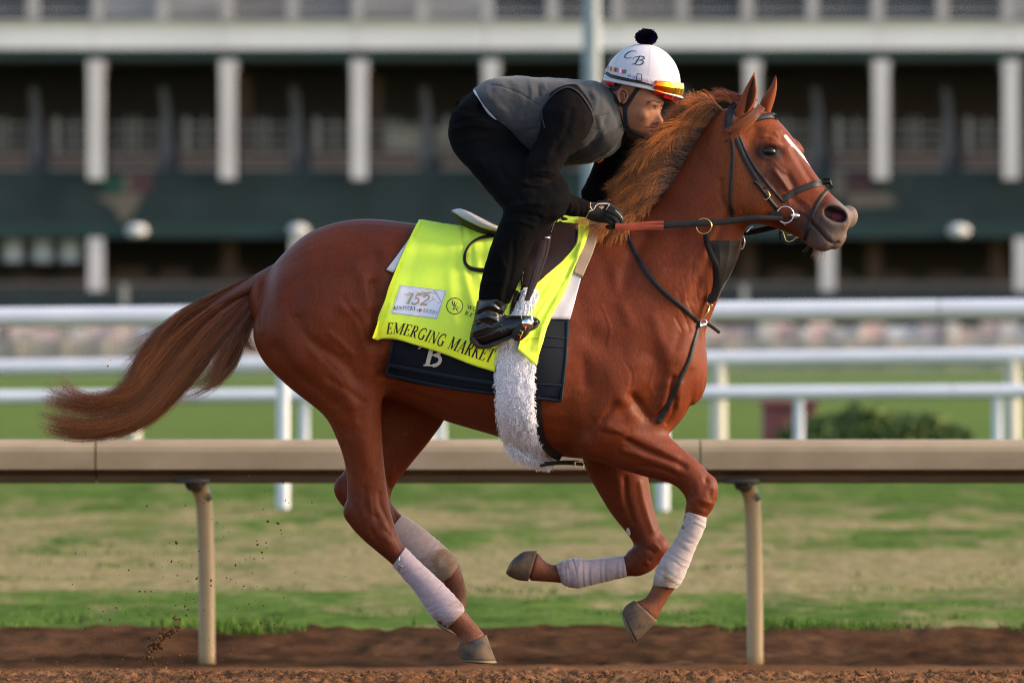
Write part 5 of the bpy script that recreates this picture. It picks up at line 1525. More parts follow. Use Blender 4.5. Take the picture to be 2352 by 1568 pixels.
# ---- reins and martingale
rein = empty('reins', W(1415, 520, -150), 'black reins with rust red rubber grips, taut from the bit to the gloved hand', 'reins')
yb = rc[1]/U
strap('rein', [(1796,503),(1740,501),(1700,505),(1640,512),(1580,515),(1523,518)], [10,12,14,14.5,15,15], M_blackl, rein, depth=[yb-6,-95,-100,-105,-112,-118], thick=.005)
strap('rein_stitching', [(1700,509),(1640,515),(1523,521)], 1.0, M_brownl, rein, depth=[-103.5,-108.5,-121.5], thick=.001)
strap('rubber_grip', [(1523,518),(1480,519),(1440,522),(1412,520)], [21,19,17,13], M_rub, rein, depth=[-119,-128,-138,-148], thick=.006)
strap('grip_seam', [(1523,514),(1480,515.5),(1440,518)], 1.0, M_brownl, rein, depth=[-123.5,-132.5,-142], thick=.001)
strap('grip_seam', [(1523,524),(1480,525),(1440,527)], 1.0, M_brownl, rein, depth=[-123.5,-132.5,-142], thick=.001)
strap('far_rein', [(1784,520),(1750,528),(1720,534),(1694,535)], [12,13,12,8], M_blackl, rein, depth=[20,40,50,60], thick=.005)
strap('far_rein', [(1694,535),(1600,532),(1500,520),(1430,510)], [8,10,10,10], M_blackl, rein, depth=[60,90,60,20], thick=.005)
strap('rein_hook', [(1712,534),(1718,530),(1722,524),(1728,521)], 2.5, M_steel, rein, depth=[-100,-103,-104,-104], thick=.002)
mart = empty('martingale', W(1610, 740, -30), 'black leather running martingale and breastplate on the horse\'s neck and chest', 'martingale')
ring_mb([W(1615+17.5*math.cos(q), 520+17.5*math.sin(q), -112-8*math.cos(q)) for q in np.linspace(0, 2*math.pi, 26, endpoint=False)], .0024).build('ring', M_brass, mart, True)
ring_mb([W(1704+7*math.cos(q), 556+16*math.sin(q), 30) for q in np.linspace(0, 2*math.pi, 20, endpoint=False)], .0022).build('ring', M_steel, mart, True)
strap('ring_strap', [(1619,538),(1622,560),(1634,590),(1645,612),(1648,640),(1643,670),(1634,690)], [12,13,14,14,14,16,16], M_blackl, mart, depth=[-108,-100,-92,-86,-80,-74,-70], thick=.006)
strap('ring_strap', [(1702,562),(1694,585),(1676,625),(1656,660),(1640,688)], [6,9,9,9,10], M_blackl, mart, depth=[20,0,-30,-50,-62], thick=.006)
strap('bib', [(1662,553),(1662,580),(1660,610),(1655,640),(1646,668),(1635,690)], [76,62,44,30,20,14], M_blackl, mart, off=.004, thick=.003, smoothn=10, step=3)
strap('end_tab', [(1636,678),(1629,694)], 18, M_blackl, mart, depth=[-76,-74], thick=.006)
strap('snap_strap', [(1630,692),(1626,706),(1618,728)], 7, leather('tan_leather', (0.22,0.075,0.03)), mart, depth=[-72,-71,-70], thick=.004)
ring_mb([W(*p) for p in [(1626,690,-74),(1623,696,-76),(1628,703,-76),(1636,700,-76)]], .0022, False).build('snap', M_brass, mart, True)
MB().tube([W(*p) for p in [(1628,703,-78),(1624,718,-80),(1617,727,-80),(1612,728,-80)]], [.003,.004,.0035,.0025], 8).build('snap', M_brass, mart, True)
ring_mb([W(1615+7*math.cos(q), 741+8*math.sin(q), -74) for q in np.linspace(0, 2*math.pi, 16, endpoint=False)], .0022).build('breast_ring', M_steel, mart, True)
strap('shoulder_strap', [(1443,541),(1449,560),(1463,590),(1483,625),(1508,655),(1535,680),(1566,705),(1590,726),(1611,745)], [8,9,10,10.5,10.5,11,11,10,9], M_blackl, mart, thick=.005, off=.001)
strap('shoulder_strap', [(1606,745),(1598,775),(1590,800),(1580,832),(1562,868),(1545,905),(1530,935),(1512,968)], [8,9,8,8,9,10,11,12], M_blackl, mart, thick=.006, off=.001, smoothn=6)
strap('loose_strap_end', [(1618,740),(1634,750),(1652,764)], [8,8,7], M_blackl, mart, depth=[-70,-66,-60], thick=.004)
strap('metal_loop', [(1607,748),(1622,744)], 8, M_steel, mart, depth=[-76,-72], thick=.004)

# ---- leg bandages
M_band = mat('pink_white_bandage', (0.62,0.5,0.5), .95, .1, Sheen_Weight=.3)
def _bandm():
    m = M_band; v = coords(m); at = nd(m, 'ShaderNodeAttribute', attribute_name='tint')
    n = noise(m, 60, 4, .7, v)
    lk(m, mix(m, 1.0, at.outputs['Color'], ramp(m, n, [(.3,(.86,.85,.85)),(.7,(1.05,1.05,1.05))]), 'MULTIPLY'), bsdf(m).inputs['Base Color'])
    bump(m, noise(m, 700, 2, .6, v), .25, .001)
_bandm()
M_pin = mat('pin_steel', (.5,.48,.45), .3, .5, 1)
def bandage(sec, label, base, dirt, dirtw, wraps=9, seed=1, slope=.35, pins=()):
    V, F, T = loft(sec, sub=16, nr=64, cap=(.04,.04))
    P0 = np.array([(sec[0][0]+sec[0][2])/2, (sec[0][1]+sec[0][3])/2]); P1 = np.array([(sec[-1][0]+sec[-1][2])/2, (sec[-1][1]+sec[-1][3])/2])
    ax = P1-P0; Ln = np.linalg.norm(ax); ax /= Ln
    PP = to_layout(V); t = (PP-P0)@ax/Ln; lat = (PP-P0)@np.array([-ax[1], ax[0]])
    N = normals(V, F)
    cen = np.array([W(*(P0+ax*q*Ln), sec[0][5]) for q in t])
    if ((V-cen)*N).sum(1).mean() < 0: N = -N
    ang = np.arctan2(V[:, 1]-cen[:, 1], lat*U)
    g = np.random.default_rng(seed)
    ph = (t*wraps+slope*np.sin(ang+1)*.9+.25*np.sin(t*23+seed)) % 1.0
    d = .0016*(np.clip(ph*1.25, 0, 1)-np.clip((ph-.8)*5, 0, 1))
    for k in range(26):
        t0 = g.random(); a0 = g.uniform(-3.1, 3.1); wdt = g.uniform(.006, .016); la = g.uniform(.4, 1.3)
        dd = (t-t0-g.uniform(-.06,.06)*np.sin(ang-a0))/wdt; da = (np.angle(np.exp(1j*(ang-a0))))/la
        d += g.uniform(-.0026, .0018)*np.exp(-dd**2-da**2)
    V = V+N*d[:, None]*np.clip(t*20, 0, 1)[:, None]
    nz = vnoise(PP[:, 0], PP[:, 1], .07, seed); n2 = vnoise(PP[:, 0]+ang*30, PP[:, 1], .25, seed+1)
    w_ = np.clip((t-dirtw+ .35*(nz-.5)+.18*(n2-.5))*3.2, 0, 1)
    c = np.array(base)[None]*(1-w_[:, None])+np.array(dirt)[None]*w_[:, None]
    c = c*(1-.10*np.exp(-((ph-.04)/.06)**2))[:, None]
    root = empty('leg_bandage', W(P0[0], P0[1], sec[0][5]), label, 'bandage', 'bandages on the horse\'s legs')
    mesh_obj('wrap', V, [tuple(a) for a in F]+[tuple(a) for a in T], M_band, root, col=c)
    tr = BVHTree.FromPolygons([tuple(p) for p in V], [tuple(a) for a in F])
    for pn in pins:
        pts = [drape(q[0], q[1], .002, tree=tr, fallback=False) for q in pn]
        pts = [p for p in pts if p is not None]
        if len(pts) > 1: MB().tube([tuple(p) for p in pts], .0011, 6).build('safety_pin', M_pin, root, True)
    return root
e = 2.0
bandage([(932,1254,903,1297,24,NH),(958,1281,924,1322,23,NH),(985,1306,947,1348,22,NH),(1013,1333,968,1378,23,NH),(1040,1360,984,1402,26,NH),(1064,1388,997,1418,29,NH),(1067,1400,1028,1438,25,NH)],
        'pale pink bandage with crossed pins on the near hind leg, muddy at the fetlock', (0.31,0.245,0.275), (0.16,0.10,0.06), .80, 9, 3, .5,
        [[(919,1274),(917,1290),(918,1308)],[(906,1290),(916,1292),(926,1297)],[(917,1290),(922,1300)]])
bandage([(922,1183,885,1232,25,FH),(955,1203,917,1262,24,FH),(990,1230,945,1290,24,FH),(1020,1255,978,1318,27,FH),(1048,1284,1008,1336,29,FH),(1053,1298,1026,1337,25,FH)],
        'brown stained bandage on the far hind leg, partly behind the near one', (0.38,0.28,0.25), (0.19,0.12,0.075), .5, 8, 7, .4)
bandage([(1574,1172,1622,1187,25,NF),(1564,1206,1617,1212,24,NF),(1543,1248,1596,1258,23,NF),(1524,1272,1586,1285,24,NF),(1507,1302,1577,1306,27,NF),(1501,1325,1566,1332,28,NF),(1499,1341,1553,1348,25,NF)],
        'cream bandage with pins under the raised near fore knee', (0.34,0.285,0.275), (0.22,0.145,0.085), .80, 9, 11, .35,
        [[(1573,1182),(1570,1198),(1566,1212)],[(1567,1212),(1578,1203),(1590,1194)],[(1574,1182),(1590,1186)]])
bandage([(1433,1278,1441,1326,24,FF),(1412,1280,1414,1332,24,FF),(1386,1283,1388,1338,23,FF),(1350,1285,1355,1346,25,FF),(1318,1283,1327,1352,28,FF),(1292,1290,1302,1348,27,FF),(1277,1298,1292,1342,24,FF)],
        'pale pink bandage on the folded far fore leg, level with the ground', (0.30,0.24,0.265), (0.16,0.10,0.06), .84, 8, 17, .3)
shape_obj('chestnut_spot', ellipsoid(W(1444,1222,FF-22), (4.5*U, .006, 10*U), Matrix.Rotation(R(-12),3,'Y')), mat('grey_callus', (.3,.28,.24), .8), horse)
# ============================================================ THE RIDER
YAW = R(33)
HXC = 1458.0
def rot_head(V):
    """turn a shape drawn in pure profile about the head's upright axis, face towards the camera side"""
    V = np.array(V, float); x0 = (HXC-1176)*U
    dx, y = V[:, 0]-x0, V[:, 1].copy()
    V[:, 0] = x0-7*U+dx*math.cos(YAW)+y*math.sin(YAW)
    V[:, 1] = -dx*math.sin(YAW)+y*math.cos(YAW)
    return V
def HR(shp): return (rot_head(shp[0]),)+tuple(shp[1:])
def hell(px, py, yd, r, tilt=0):
    return HR(ellipsoid(W(px, py, yd), tuple(q*U for q in r), Matrix.Rotation(R(tilt), 3, 'Y') if tilt else None, 20))
per = empty('person', W(1209, 748, -225), 'rider crouched over the horse in black clothes, grey vest and white helmet', 'person')

L_face = [(1532,196,1384,182,48,0),(1535,222,1388,208,49,0),(1536,237,1391,226,48,0),(1531,249,1396,240,47,0),(1529,264,1404,254,46,0),(1525,279,1414,268,43,0),
          (1521,292,1424,280,38,0),(1514,303,1432,292,33,0),(1510,313,1440,302,25,0)]
L_necks = [(1366,190,1395,345,62,0),(1398,205,1418,322,44,0),(1422,215,1440,312,37,0),(1450,222,1462,298,36,0)]
def build_skin():
    s = SDF((W(1000,0)[0], -.44, W(0,810)[2]), (W(1560,0)[0], .46, W(0,160)[2]), 0.0042, band=9)
    # trunk under the clothes
    s.add(loft([(1110,222,1150,300,50,0),(1190,200,1230,340,80,0),(1300,200,1340,355,95,0),(1370,205,1400,340,75,0)]))
    s.add(loft(L_necks), .04)
    for sd in (-1, 1):
        s.add(tube_shape([(1115,290,36*sd,30),(1160,352,80*sd,22),(1235,425,160*sd,26),(1275,458,190*sd,20)]), .03)
        s.add(tube_shape([(1280,462,198*sd,22),(1220,500,208*sd,26),(1160,600,222*sd,20),(1135,700,222*sd,14),(1125,745,224*sd,15)]), .02)
        s.add(tube_shape([(1120,755,224*sd,14),(1170,760,228*sd,12),(1215,742,230*sd,9)]), .02)
    s.add(tube_shape([(1320,250,-100,36),(1290,330,-135,26),(1215,430,-185,17)]), .02)
    s.add(tube_shape([(1215,432,-185,17),(1270,455,-160,18),(1350,482,-128,11),(1362,484,-125,11)]), .015)
    s.add(tube_shape([(1340,250,95,36),(1410,350,120,26),(1385,430,120,19)]), .02)
    s.add(tube_shape([(1385,430,120,19),(1395,460,90,14),(1400,475,60,10)]), .015)
    # head
    s.add(HR(loft(L_face, nexp=2.25, cap=(.2,.7), nr=44)), .03)
    s.add(HR(loft([(1525,240,1508,243,5,0),(1531,256,1508,259,6,0),(1540,273,1506,277,9.5,0),(1539,283,1508,287,10,0)], cap=(.3,.5), nr=20)), .010)
    s.add(hell(1536,279,0,(7.5,7,6)), .008)
    for sd in (-1, 1):
        s.add(hell(1526,283,9*sd,(9,5,5)), .006)
        s.add(hell(1522,237,17*sd,(10,16,4)), .010)
        s.add(hell(1506,266,30*sd,(13,9,10)), .015)
        s.cut(hell(1532,249,21*sd,(7,10,5.5)), .008)
        s.add(hell(1517,248.5,20*sd,(9.5,9,7.5)), .003)
        s.cut(hell(1531,286.5,6.5*sd,(4,2.6,2)), .002)
    s.add(hell(1521,291.5,0,(7,14,3.3)), .005)
    s.add(hell(1517,298.5,0,(7.5,12,3.6)), .005)
    s.add(hell(1508,311,0,(9,13,8)), .012)
    # ear on the near side: rim, hollow
    s.add(HR(ellipsoid(W(1460,222,-50), (13*U,8.5*U,16*U), Matrix.Rotation(R(18),3,'Y'), 20)), .004)
    s.cut(HR(ellipsoid(W(1463,220,-58), (8*U,5.5*U,10.5*U), Matrix.Rotation(R(18),3,'Y'), 20)), .002)
    s.add(hell(1468,226,-54,(3,3.5,4)), .002)
    s.blur(1)
    return s.mesh()
RV, RQ = build_skin()
M_skin = mat('skin', (.3,.14,.08), .6, .2)
def _skin():
    m = M_skin; at = nd(m, 'ShaderNodeAttribute', attribute_name='tint'); v = coords(m)
    n = noise(m, 60, 4, .6, v)
    lk(m, mix(m, 1.0, at.outputs['Color'], ramp(m, n, [(.3,(.9,.88,.87)),(.7,(1.06,1.05,1.05))]), 'MULTIPLY'), bsdf(m).inputs['Base Color'])
    bump(m, noise(m, 500, 2, .6, v), .1, .0006)
    bsdf(m).inputs['Subsurface Weight'].default_value = .0; bsdf(m).inputs['Subsurface Radius'].default_value = (.01,.004,.002); bsdf(m).inputs['Subsurface Scale'].default_value = .5
_skin()
RP = to_layout(RV)
RC = np.tile([[0.265, 0.108, 0.056]], (len(RV), 1))
def rw(path, r0, r1, cond=None):
    w_ = np.clip((r1-seg_dist(RP, np.array(path, float)))/(r1-r0), 0, 1)
    w_ *= (RV[:, 1] < .03)
    return w_ if cond is None else w_*cond
def rb(t, col):
    global RC
    RC = RC*(1-t[:, None])+np.array(col)[None]*t[:, None]
rb(rw([(1440,308),(1470,316),(1486,316)], 5, 16)*.85, (.03,.016,.012))      # chin beard
rb(rw([(1484,306),(1500,308)], 4, 10)*.55, (.08,.035,.022))
rb(rw([(1495,287.5),(1508,286.5)], 1, 4)*.6, (.10,.045,.03))
rb(rw([(1483,293.5),(1494,293.6),(1507,292.4)], .8, 2.2)*.95, (.07,.02,.018))
rb(rw([(1490,290.8),(1509,289.6)], .8, 2.2)*.5, (.30,.10,.075))
rb(rw([(1490,297),(1503,297.4)], .8, 2.6)*.5, (.33,.11,.085))
rb(rw([(1487,236.5),(1500,233.4),(1514,236)], 1.6, 3.4)*.95, (.025,.014,.01))   # brow
rb(rw([(1494,247),(1500,244.6),(1509,245.4)], .9, 2.2)*.9, (.03,.016,.013))
rb(rw([(1492,250),(1502,252),(1510,249)], 1, 4)*.45, (.14,.06,.04))
rb(rw([(1508,282),(1511,282.5)], 1.6, 3.4)*.9, (.06,.022,.017))
rb(rw([(1430,219),(1436,226)], 2, 6)*.5, (.09,.035,.024))
rb(rw([(1497,288),(1484,298)], 1, 4)*.4, (.14,.06,.04))
mesh_obj('body', RV, RQ, M_skin, per, col=RC)
RT = BVHTree.FromPolygons([tuple(p) for p in RV], [tuple(q) for q in RQ])
# eyes
M_sclera = mat('eye_white', (.62,.56,.52), .2); M_iris = mat('dark_iris', (.012,.007,.005), .08)
for sd, px, py in ((-1, 1501.5, 248.2),):
    h = drape(px, py, 0, tree=RT)
    o = shape_obj('eye', ellipsoid((h.x, h.y+.0035, h.z), (.0100,.0062,.0046), Matrix.Rotation(R(-6),3,'Y'), 16), M_sclera, per)
    shape_obj('iris', ellipsoid((h.x+.0036, h.y-.0016, h.z+.0006), (.0042,.0022,.0044), None, 14), M_iris, o)
lettering('eyelid', [([(1493.5,248.5),(1497,245.6),(1502,244.4),(1508,245.6),(1511,247.5)],1.3,(.4,1,.7)), ([(1495,250.8),(1502,252.2),(1508,250.6)],.7)], mat('lash', (.03,.015,.012), .7), per, RT, .0052)
h = HR(ellipsoid(W(1521,248.5,20), (.010,.010,.0045), None, 14))
shape_obj('eye', h, M_sclera, per)

rim = [(1425,236),(1421,228),(1420,218),(1424,210),(1431,207),(1439,210),(1442,217),(1440,226),(1435,234),(1430,238)]
M_earr = mat('ear_skin_warm', (.27,.11,.06), .6, .2)
pts_ = [drape(q[0], q[1], .002, tree=RT) for q in rim]; ym_ = min(p.y for p in pts_)
MB().tube([(p.x, .5*p.y+.5*ym_-.005, p.z) for p in [Vector(tuple(v)) for v in spl([tuple(p) for p in pts_], 4)]], .0042, 10).build('ear', M_earr, per, True)
MB().tube([(p.x, .5*p.y+.5*ym_-.002, p.z) for p in [drape(q[0], q[1], .002, tree=RT) for q in ((1437,216),(1433,221),(1434,228),(1430,233))]], .003, 8).build('ear', M_earr, per, True)
# ---- clothes
def cloth_mat(name, c, c2, rough, sheen=.15, ws=600, wr=.2, spec=.3):
    m = mat(name, c, rough, spec, Sheen_Weight=sheen); v = coords(m)
    lk(m, ramp(m, noise(m, 9, 5, .65, v), [(.3, c), (.7, c2)]), bsdf(m).inputs['Base Color'])
    bump(m, noise(m, ws, 2, .7, v), wr, .0009); return m
M_vest = cloth_mat('grey_vest_knit', (.026,.0265,.028), (.040,.0405,.043), .9, .12, 420, .5)
M_vestf = cloth_mat('charcoal_vest_front', (.008,.0075,.0075), (.013,.012,.0115), .8, .05)
M_shirt = cloth_mat('black_shirt', (.0035,.0028,.003), (.006,.005,.005), .95, .0, spec=.05)
M_trous = cloth_mat('black_trousers', (.0022,.0021,.0024), (.004,.0038,.004), .95, .0, spec=.05)
M_boot = mat('black_boot_leather', (.004,.004,.0045), .28, .5); bump(M_boot, noise(M_boot, 200, 3, .6), .1, .001)
M_pipe = mat('light_piping', (.42,.43,.47), .7)

def garment(name, shapes, m, h=.0045, folds=(), parent=per, cuts=(), k=.03, noise_amp=.0015, box=None):
    lo = np.min([s_[0].min(0) for s_ in shapes], 0)-.01; hi = np.max([s_[0].max(0) for s_ in shapes], 0)+.01
    s = SDF(lo, hi, h, band=9)
    for i, q in enumerate(shapes): s.add(q, k if i else 0)
    for q in cuts: s.cut(q, .002)
    s.blur(1)
    V, Q = s.mesh()
    V = sculpt(V, Q, folds)
    N = normals(V, Q); P = to_layout(V)
    d = (vnoise(P[:,0]+V[:,1]*300, P[:,1], .05, 5)-.5)*noise_amp*2+(vnoise(P[:,0], P[:,1]+V[:,1]*300, .13, 6)-.5)*noise_amp
    V = V+N*d[:, None]
    o = mesh_obj(name, V, Q, m, parent)
    return o, BVHTree.FromPolygons([tuple(p) for p in V], [tuple(q) for q in Q]), V
# trousers
tr_sh = [loft([(1150,190,1200,345,70,0),(1100,206,1205,370,80,0),(1062,224,1205,385,94,0)], cap=(.2,.6)),
         loft([(1190,300,1036,262,62,-50),(1205,335,1029,312,64,-60),(1238,362,1045,352,63,-85),(1272,385,1080,392,60,-125),(1298,415,1114,432,56,-160),(1308,445,1143,465,53,-188),(1300,485,1163,487,46,-205)], cap=(.4,.6)),
         loft([(1190,300,1036,262,62,50),(1205,335,1029,312,64,60),(1238,362,1045,352,63,85),(1272,385,1080,392,60,125),(1298,415,1114,432,56,160),(1308,445,1143,465,53,188),(1300,485,1163,487,46,205)], cap=(.4,.6)),
         loft([(1300,470,1168,478,48,-205),(1264,512,1150,508,46,-212),(1230,556,1131,556,43,-220),(1210,600,1118,598,40,-224),(1194,645,1105,645,34,-226),(1180,675,1099,690,30,-226),(1170,697,1098,702,29,-226)], cap=(.4,.1)),
         loft([(1300,470,1168,478,48,205),(1264,512,1150,508,46,212),(1230,556,1131,556,43,220),(1194,645,1105,645,34,226),(1170,697,1098,702,29,226)], cap=(.4,.1))]
TF = [([(1040,300),(1090,290),(1140,300)],5,4), ([(1045,285),(1100,272),(1150,285)],4,-4), ([(1060,330),(1110,318),(1160,330)],6,4), ([(1170,345),(1200,360),(1250,375)],6,4), ([(1160,360),(1200,378),(1240,392)],5,-4),
      ([(1165,482),(1200,470),(1240,470)],6,5), ([(1160,500),(1200,492),(1240,500)],5,-5), ([(1150,515),(1190,510),(1225,520)],5,4), ([(1130,560),(1160,620),(1150,680)],7,4), ([(1180,560),(1175,620),(1160,680)],6,-4), ([(1110,640),(1140,650),(1165,645)],5,3),
      ([(1100,370),(1130,430),(1160,470)],8,4), ([(1150,390),(1180,440),(1200,465)],8,-4), ([(1050,260),(1080,245),(1130,250)],4,3)]
o, TRT, _ = garment('trousers', tr_sh, M_trous, folds=TF, k=.035)
strap('waistband', [(1047,238),(1062,248),(1080,252),(1098,250)], 12, M_trous, per, tree=TRT, thick=.004)
strap('waist_tag', [(1061,241),(1064,250)], 5, M_pipe, per, tree=TRT, thick=.0055)
shape_obj('shirt_tail', loft([(1098,200,1125,250,76,0),(1064,228,1092,275,84,0),(1050,241,1066,262,70,0)], nr=36), M_shirt, per)
# shirt: arms and collar
sh_near = [loft([(1330,200,1258,226,40,-78),(1355,236,1242,260,58,-96),(1362,275,1241,296,60,-112),(1349,312,1224,338,54,-132),(1312,355,1203,380,45,-160),(1284,396,1188,424,38,-182),(1262,424,1190,446,32,-190)], cap=(.4,.6)),
           loft([(1216,408,1190,448,30,-190),(1250,405,1212,462,34,-186),(1275,419,1250,479,34,-176),(1302,440,1287,493,30,-162),(1330,455,1320,499,26,-146),(1357,465,1349,502,21,-132)], cap=(.6,.15))]
SF = [([(1225,400),(1250,395),(1285,405)],4,4), ([(1215,412),(1240,410),(1270,418)],4,-5), ([(1250,300),(1270,330),(1255,370)],7,3), ([(1310,260),(1300,310),(1270,350)],8,-4), ([(1270,250),(1262,290)],6,4), ([(1230,440),(1260,450),(1290,462)],4,3),
      ([(1300,455),(1312,470),(1308,488)],3,3), ([(1325,462),(1333,476),(1330,492)],3,-3), ([(1200,420),(1220,430),(1250,430)],4,4), ([(1330,230),(1345,260),(1340,300)],7,3), ([(1230,350),(1220,385),(1205,405)],3,3), ([(1345,468),(1350,480),(1346,496)],3,3)]
o, SHT, _ = garment('sleeve', sh_near, M_shirt, folds=SF, k=.02)
garment('sleeve', [loft([(1450,200,1360,230,50,78),(1490,280,1375,300,52,110),(1485,340,1366,370,46,124),(1450,420,1340,432,40,128),(1440,455,1338,458,34,118)], cap=(.4,.5)),
                   loft([(1420,430,1340,440,34,118),(1425,465,1350,478,28,90),(1425,490,1372,496,22,62)], cap=(.5,.2))], M_shirt, k=.02)
garment('collar', [loft([(1376,189,1410,346,72,0),(1394,197,1428,338,58,0),(1404,206,1438,326,50,0),(1410,212,1442,316,47,0)], cap=(.2,.05))], M_shirt, folds=[([(1400,218),(1412,260),(1425,300)],4,-4), ([(1392,215),(1400,270),(1408,320)],5,4)])
# vest
L_vest = [(1085,205,1154,306,97,0),(1110,189,1172,330,105,0),(1140,178,1192,350,106,0),(1187,174,1238,368,110,0,-.05),(1245,178,1296,381,114,0,-.05),(1306,181,1350,377,116,0),(1350,184,1398,360,104,0),(1376,188,1424,340,84,0),(1386,194,1432,326,66,0)]
VF = [([(1180,182),(1200,235),(1190,300)],10,3), ([(1215,178),(1222,225),(1210,262)],5,5), ([(1232,180),(1238,220)],5,-5), ([(1245,178),(1252,205)],4,4), ([(1160,300),(1190,310),(1225,300)],5,-3), ([(1155,330),(1190,350),(1230,355)],7,4), ([(1175,345),(1215,362),(1240,366)],5,-4),
      ([(1110,215),(1150,250),(1180,300)],9,3), ([(1130,196),(1180,210),(1240,246)],2.2,-3), ([(1155,305),(1200,300),(1250,297)],2.2,-3), ([(1355,190),(1368,230),(1362,262)],8,5), ([(1340,195),(1355,225)],6,-4), ([(1375,275),(1385,320),(1360,360)],8,5), ([(1395,262),(1382,300),(1345,345)],6,-4),
      ([(1260,190),(1300,192),(1340,205)],8,3), ([(1170,185),(1140,205)],6,3)]
o, VT, VV = garment('vest', [loft(L_vest, nr=48, cap=(.12,.3))], M_vest, folds=VF, noise_amp=.002)
strap('hem_piping', [(1089,208),(1099,229),(1118,256),(1140,280),(1156,303)], 5, M_pipe, per, tree=VT, thick=.004)
strap('armhole_edge', [(1251,297),(1243,262),(1252,240),(1275,215),(1302,203),(1325,212),(1345,235),(1360,262),(1364,285)], 4, M_vestf, per, tree=SHT, thick=.006, off=.002)
strap('front_panel', [(1432,290),(1415,312),(1385,335),(1350,356),(1310,368)], [10,34,40,34,20], M_vestf, per, tree=VT, thick=.002)
strap('zip_line', [(1422,310),(1410,322),(1395,338),(1375,356),(1352,372)], 1.4, mat('cream_zip', (.45,.38,.25), .6), per, tree=VT, thick=.005)
strap('zip_pull', [(1372,374),(1380,370),(1386,366)], 4, mat('red_tag', (.5,.05,.02), .6), per, tree=VT, thick=.006)
lettering('chest_print', [([(1316,354),(1320,358),(1330,361),(1338,364)],1.2), ([(1314,351),(1316,351)],2)], mat('olive_print', (.10,.085,.05), .7), per, VT, .004)
strap('shoulder_seam', [(1362,270),(1380,266),(1400,260)], 1.2, M_vestf, per, tree=VT, thick=.0015)

# boots
def boot(sd, near):
    sh = [loft([(1172,684,1096,690,31,226*sd),(1165,705,1093,708,30,226*sd),(1156,722,1088,738,28,226*sd),(1150,740,1083,765,24,226*sd),(1140,748,1082,780,20,226*sd)], cap=(.05,.5)),
          loft([(1108,728,1084,784,22,226*sd),(1135,724,1102,796,23,228*sd),(1165,724,1135,790,24,230*sd),(1195,724,1170,776,25,232*sd),(1220,725,1205,763,25,234*sd),(1233,730,1228,752,20,236*sd)], cap=(.4,.7))]
    BF = [([(1098,712),(1125,702),(1158,715)],4,4), ([(1095,724),(1122,714),(1155,724)],3,-5), ([(1092,735),(1118,728),(1140,735)],4,5), ([(1090,750),(1110,742),(1130,748)],3,-4), ([(1088,762),(1105,756),(1118,752)],3,3), ([(1140,700),(1150,712),(1146,724)],3,-3),
          ([(1100,740),(1130,750),(1150,745)],3,3), ([(1150,752),(1160,765)],2,-1.5), ([(1155,750),(1168,762)],2,-1.5), ([(1110,718),(1130,716),(1145,722)],2,3)]
    o, t_, _ = garment('boot', sh, M_boot, folds=BF if near else (), k=.02, noise_amp=.0006, h=.0036)
    so = loft([(1090,770,1084,787,14,232*sd),(1108,790,1100,800,22,234*sd),(1135,783,1130,797,24,236*sd),(1168,770,1164,781,24,238*sd),(1200,756,1198,768,26,240*sd),(1226,745,1228,756,24,240*sd),(1238,735,1239,744,16,240*sd)], cap=(.4,.5), nr=30)
    shape_obj('sole', so, leather('boot_sole', (.035,.026,.022), .6), o)
    return t_
BT = boot(-1, True); boot(1, False)
lettering('boot_welt', [([a, b], .7) for a, b in zip(spl([(1084,775),(1100,775),(1130,765),(1165,750),(1200,738),(1232,730)],5)[:-1], spl([(1084,775),(1100,775),(1130,765),(1165,750),(1200,738),(1232,730)],5)[1:])], mat('welt_thread', (.10,.095,.09), .5), per, BT, .0015)

# ---- gloves: palm, four curled fingers and a thumb closed round the rein
M_glove = cloth_mat('black_glove', (.003,.003,.003), (.006,.0055,.0055), .8, .03, 700, .3)
M_gpipe = mat('cream_glove_piping', (.62,.50,.38), .7)
def glove(dx, dy, yo, sd):
    D = lambda x, y, q, r: (x+dx, y+dy, yo+sd*q, r)
    s = SDF(np.array(W(1335+dx, 530+dy, yo))-np.array([0,.07,0]), np.array(W(1450+dx, 455+dy, yo))+np.array([0,.07,0]), .0030, band=8)
    s.add(loft([(1348+dx,465+dy,1345+dx,503+dy,19,yo),(1362+dx,466+dy,1358+dx,508+dy,18,yo+sd*2),(1380+dx,467+dy,1378+dx,513+dy,17,yo+sd*4),(1396+dx,470+dy,1394+dx,513+dy,15,yo+sd*6),(1405+dx,476+dy,1402+dx,510+dy,11,yo+sd*8)], cap=(.1,.5)), 0)
    fin = [[D(1396,477,-6,7),D(1412,484,-8,6.6),D(1424,497,-4,6),D(1423,508,8,5.6),D(1412,512,15,5)],
           [D(1395,486,-9,7.2),D(1412,493,-11,6.8),D(1424,506,-7,6.2),D(1421,516,6,5.8),D(1409,518,14,5)],
           [D(1392,496,-10,7),D(1408,503,-12,6.5),D(1416,513,-8,6),D(1412,521,5,5.5),D(1401,521,12,5)],
           [D(1386,504,-9,6.2),D(1399,511,-11,5.8),D(1406,519,-7,5.4),D(1401,524,4,5),D(1393,522,10,4.5)]]
    for f in fin: s.add(tube_shape(f), .0035)
    s.add(tube_shape([D(1372,474,8,8),D(1392,472,16,7.4),D(1410,480,16,6.6),D(1424,491,8,5.6)]), .006)
    s.blur(1)
    V, Q = s.mesh()
    o = mesh_obj('glove', V, Q, M_glove, per)
    return BVHTree.FromPolygons([tuple(p) for p in V], [tuple(q) for q in Q])
GT = glove(0, 0, -134, -1 if False else 1)
glove(26, -6, 62, -1)
def gline(name, pth, wd=1.5, m=None, lift=.0015):
    p = spl(pth, 5) if len(pth) > 2 else pth
    return lettering(name, [([a, b], wd) for a, b in zip(p[:-1], p[1:])], m or M_gpipe, per, GT, lift)
gline('cuff_piping', [(1356,467),(1354,474),(1357,480),(1360,484)])
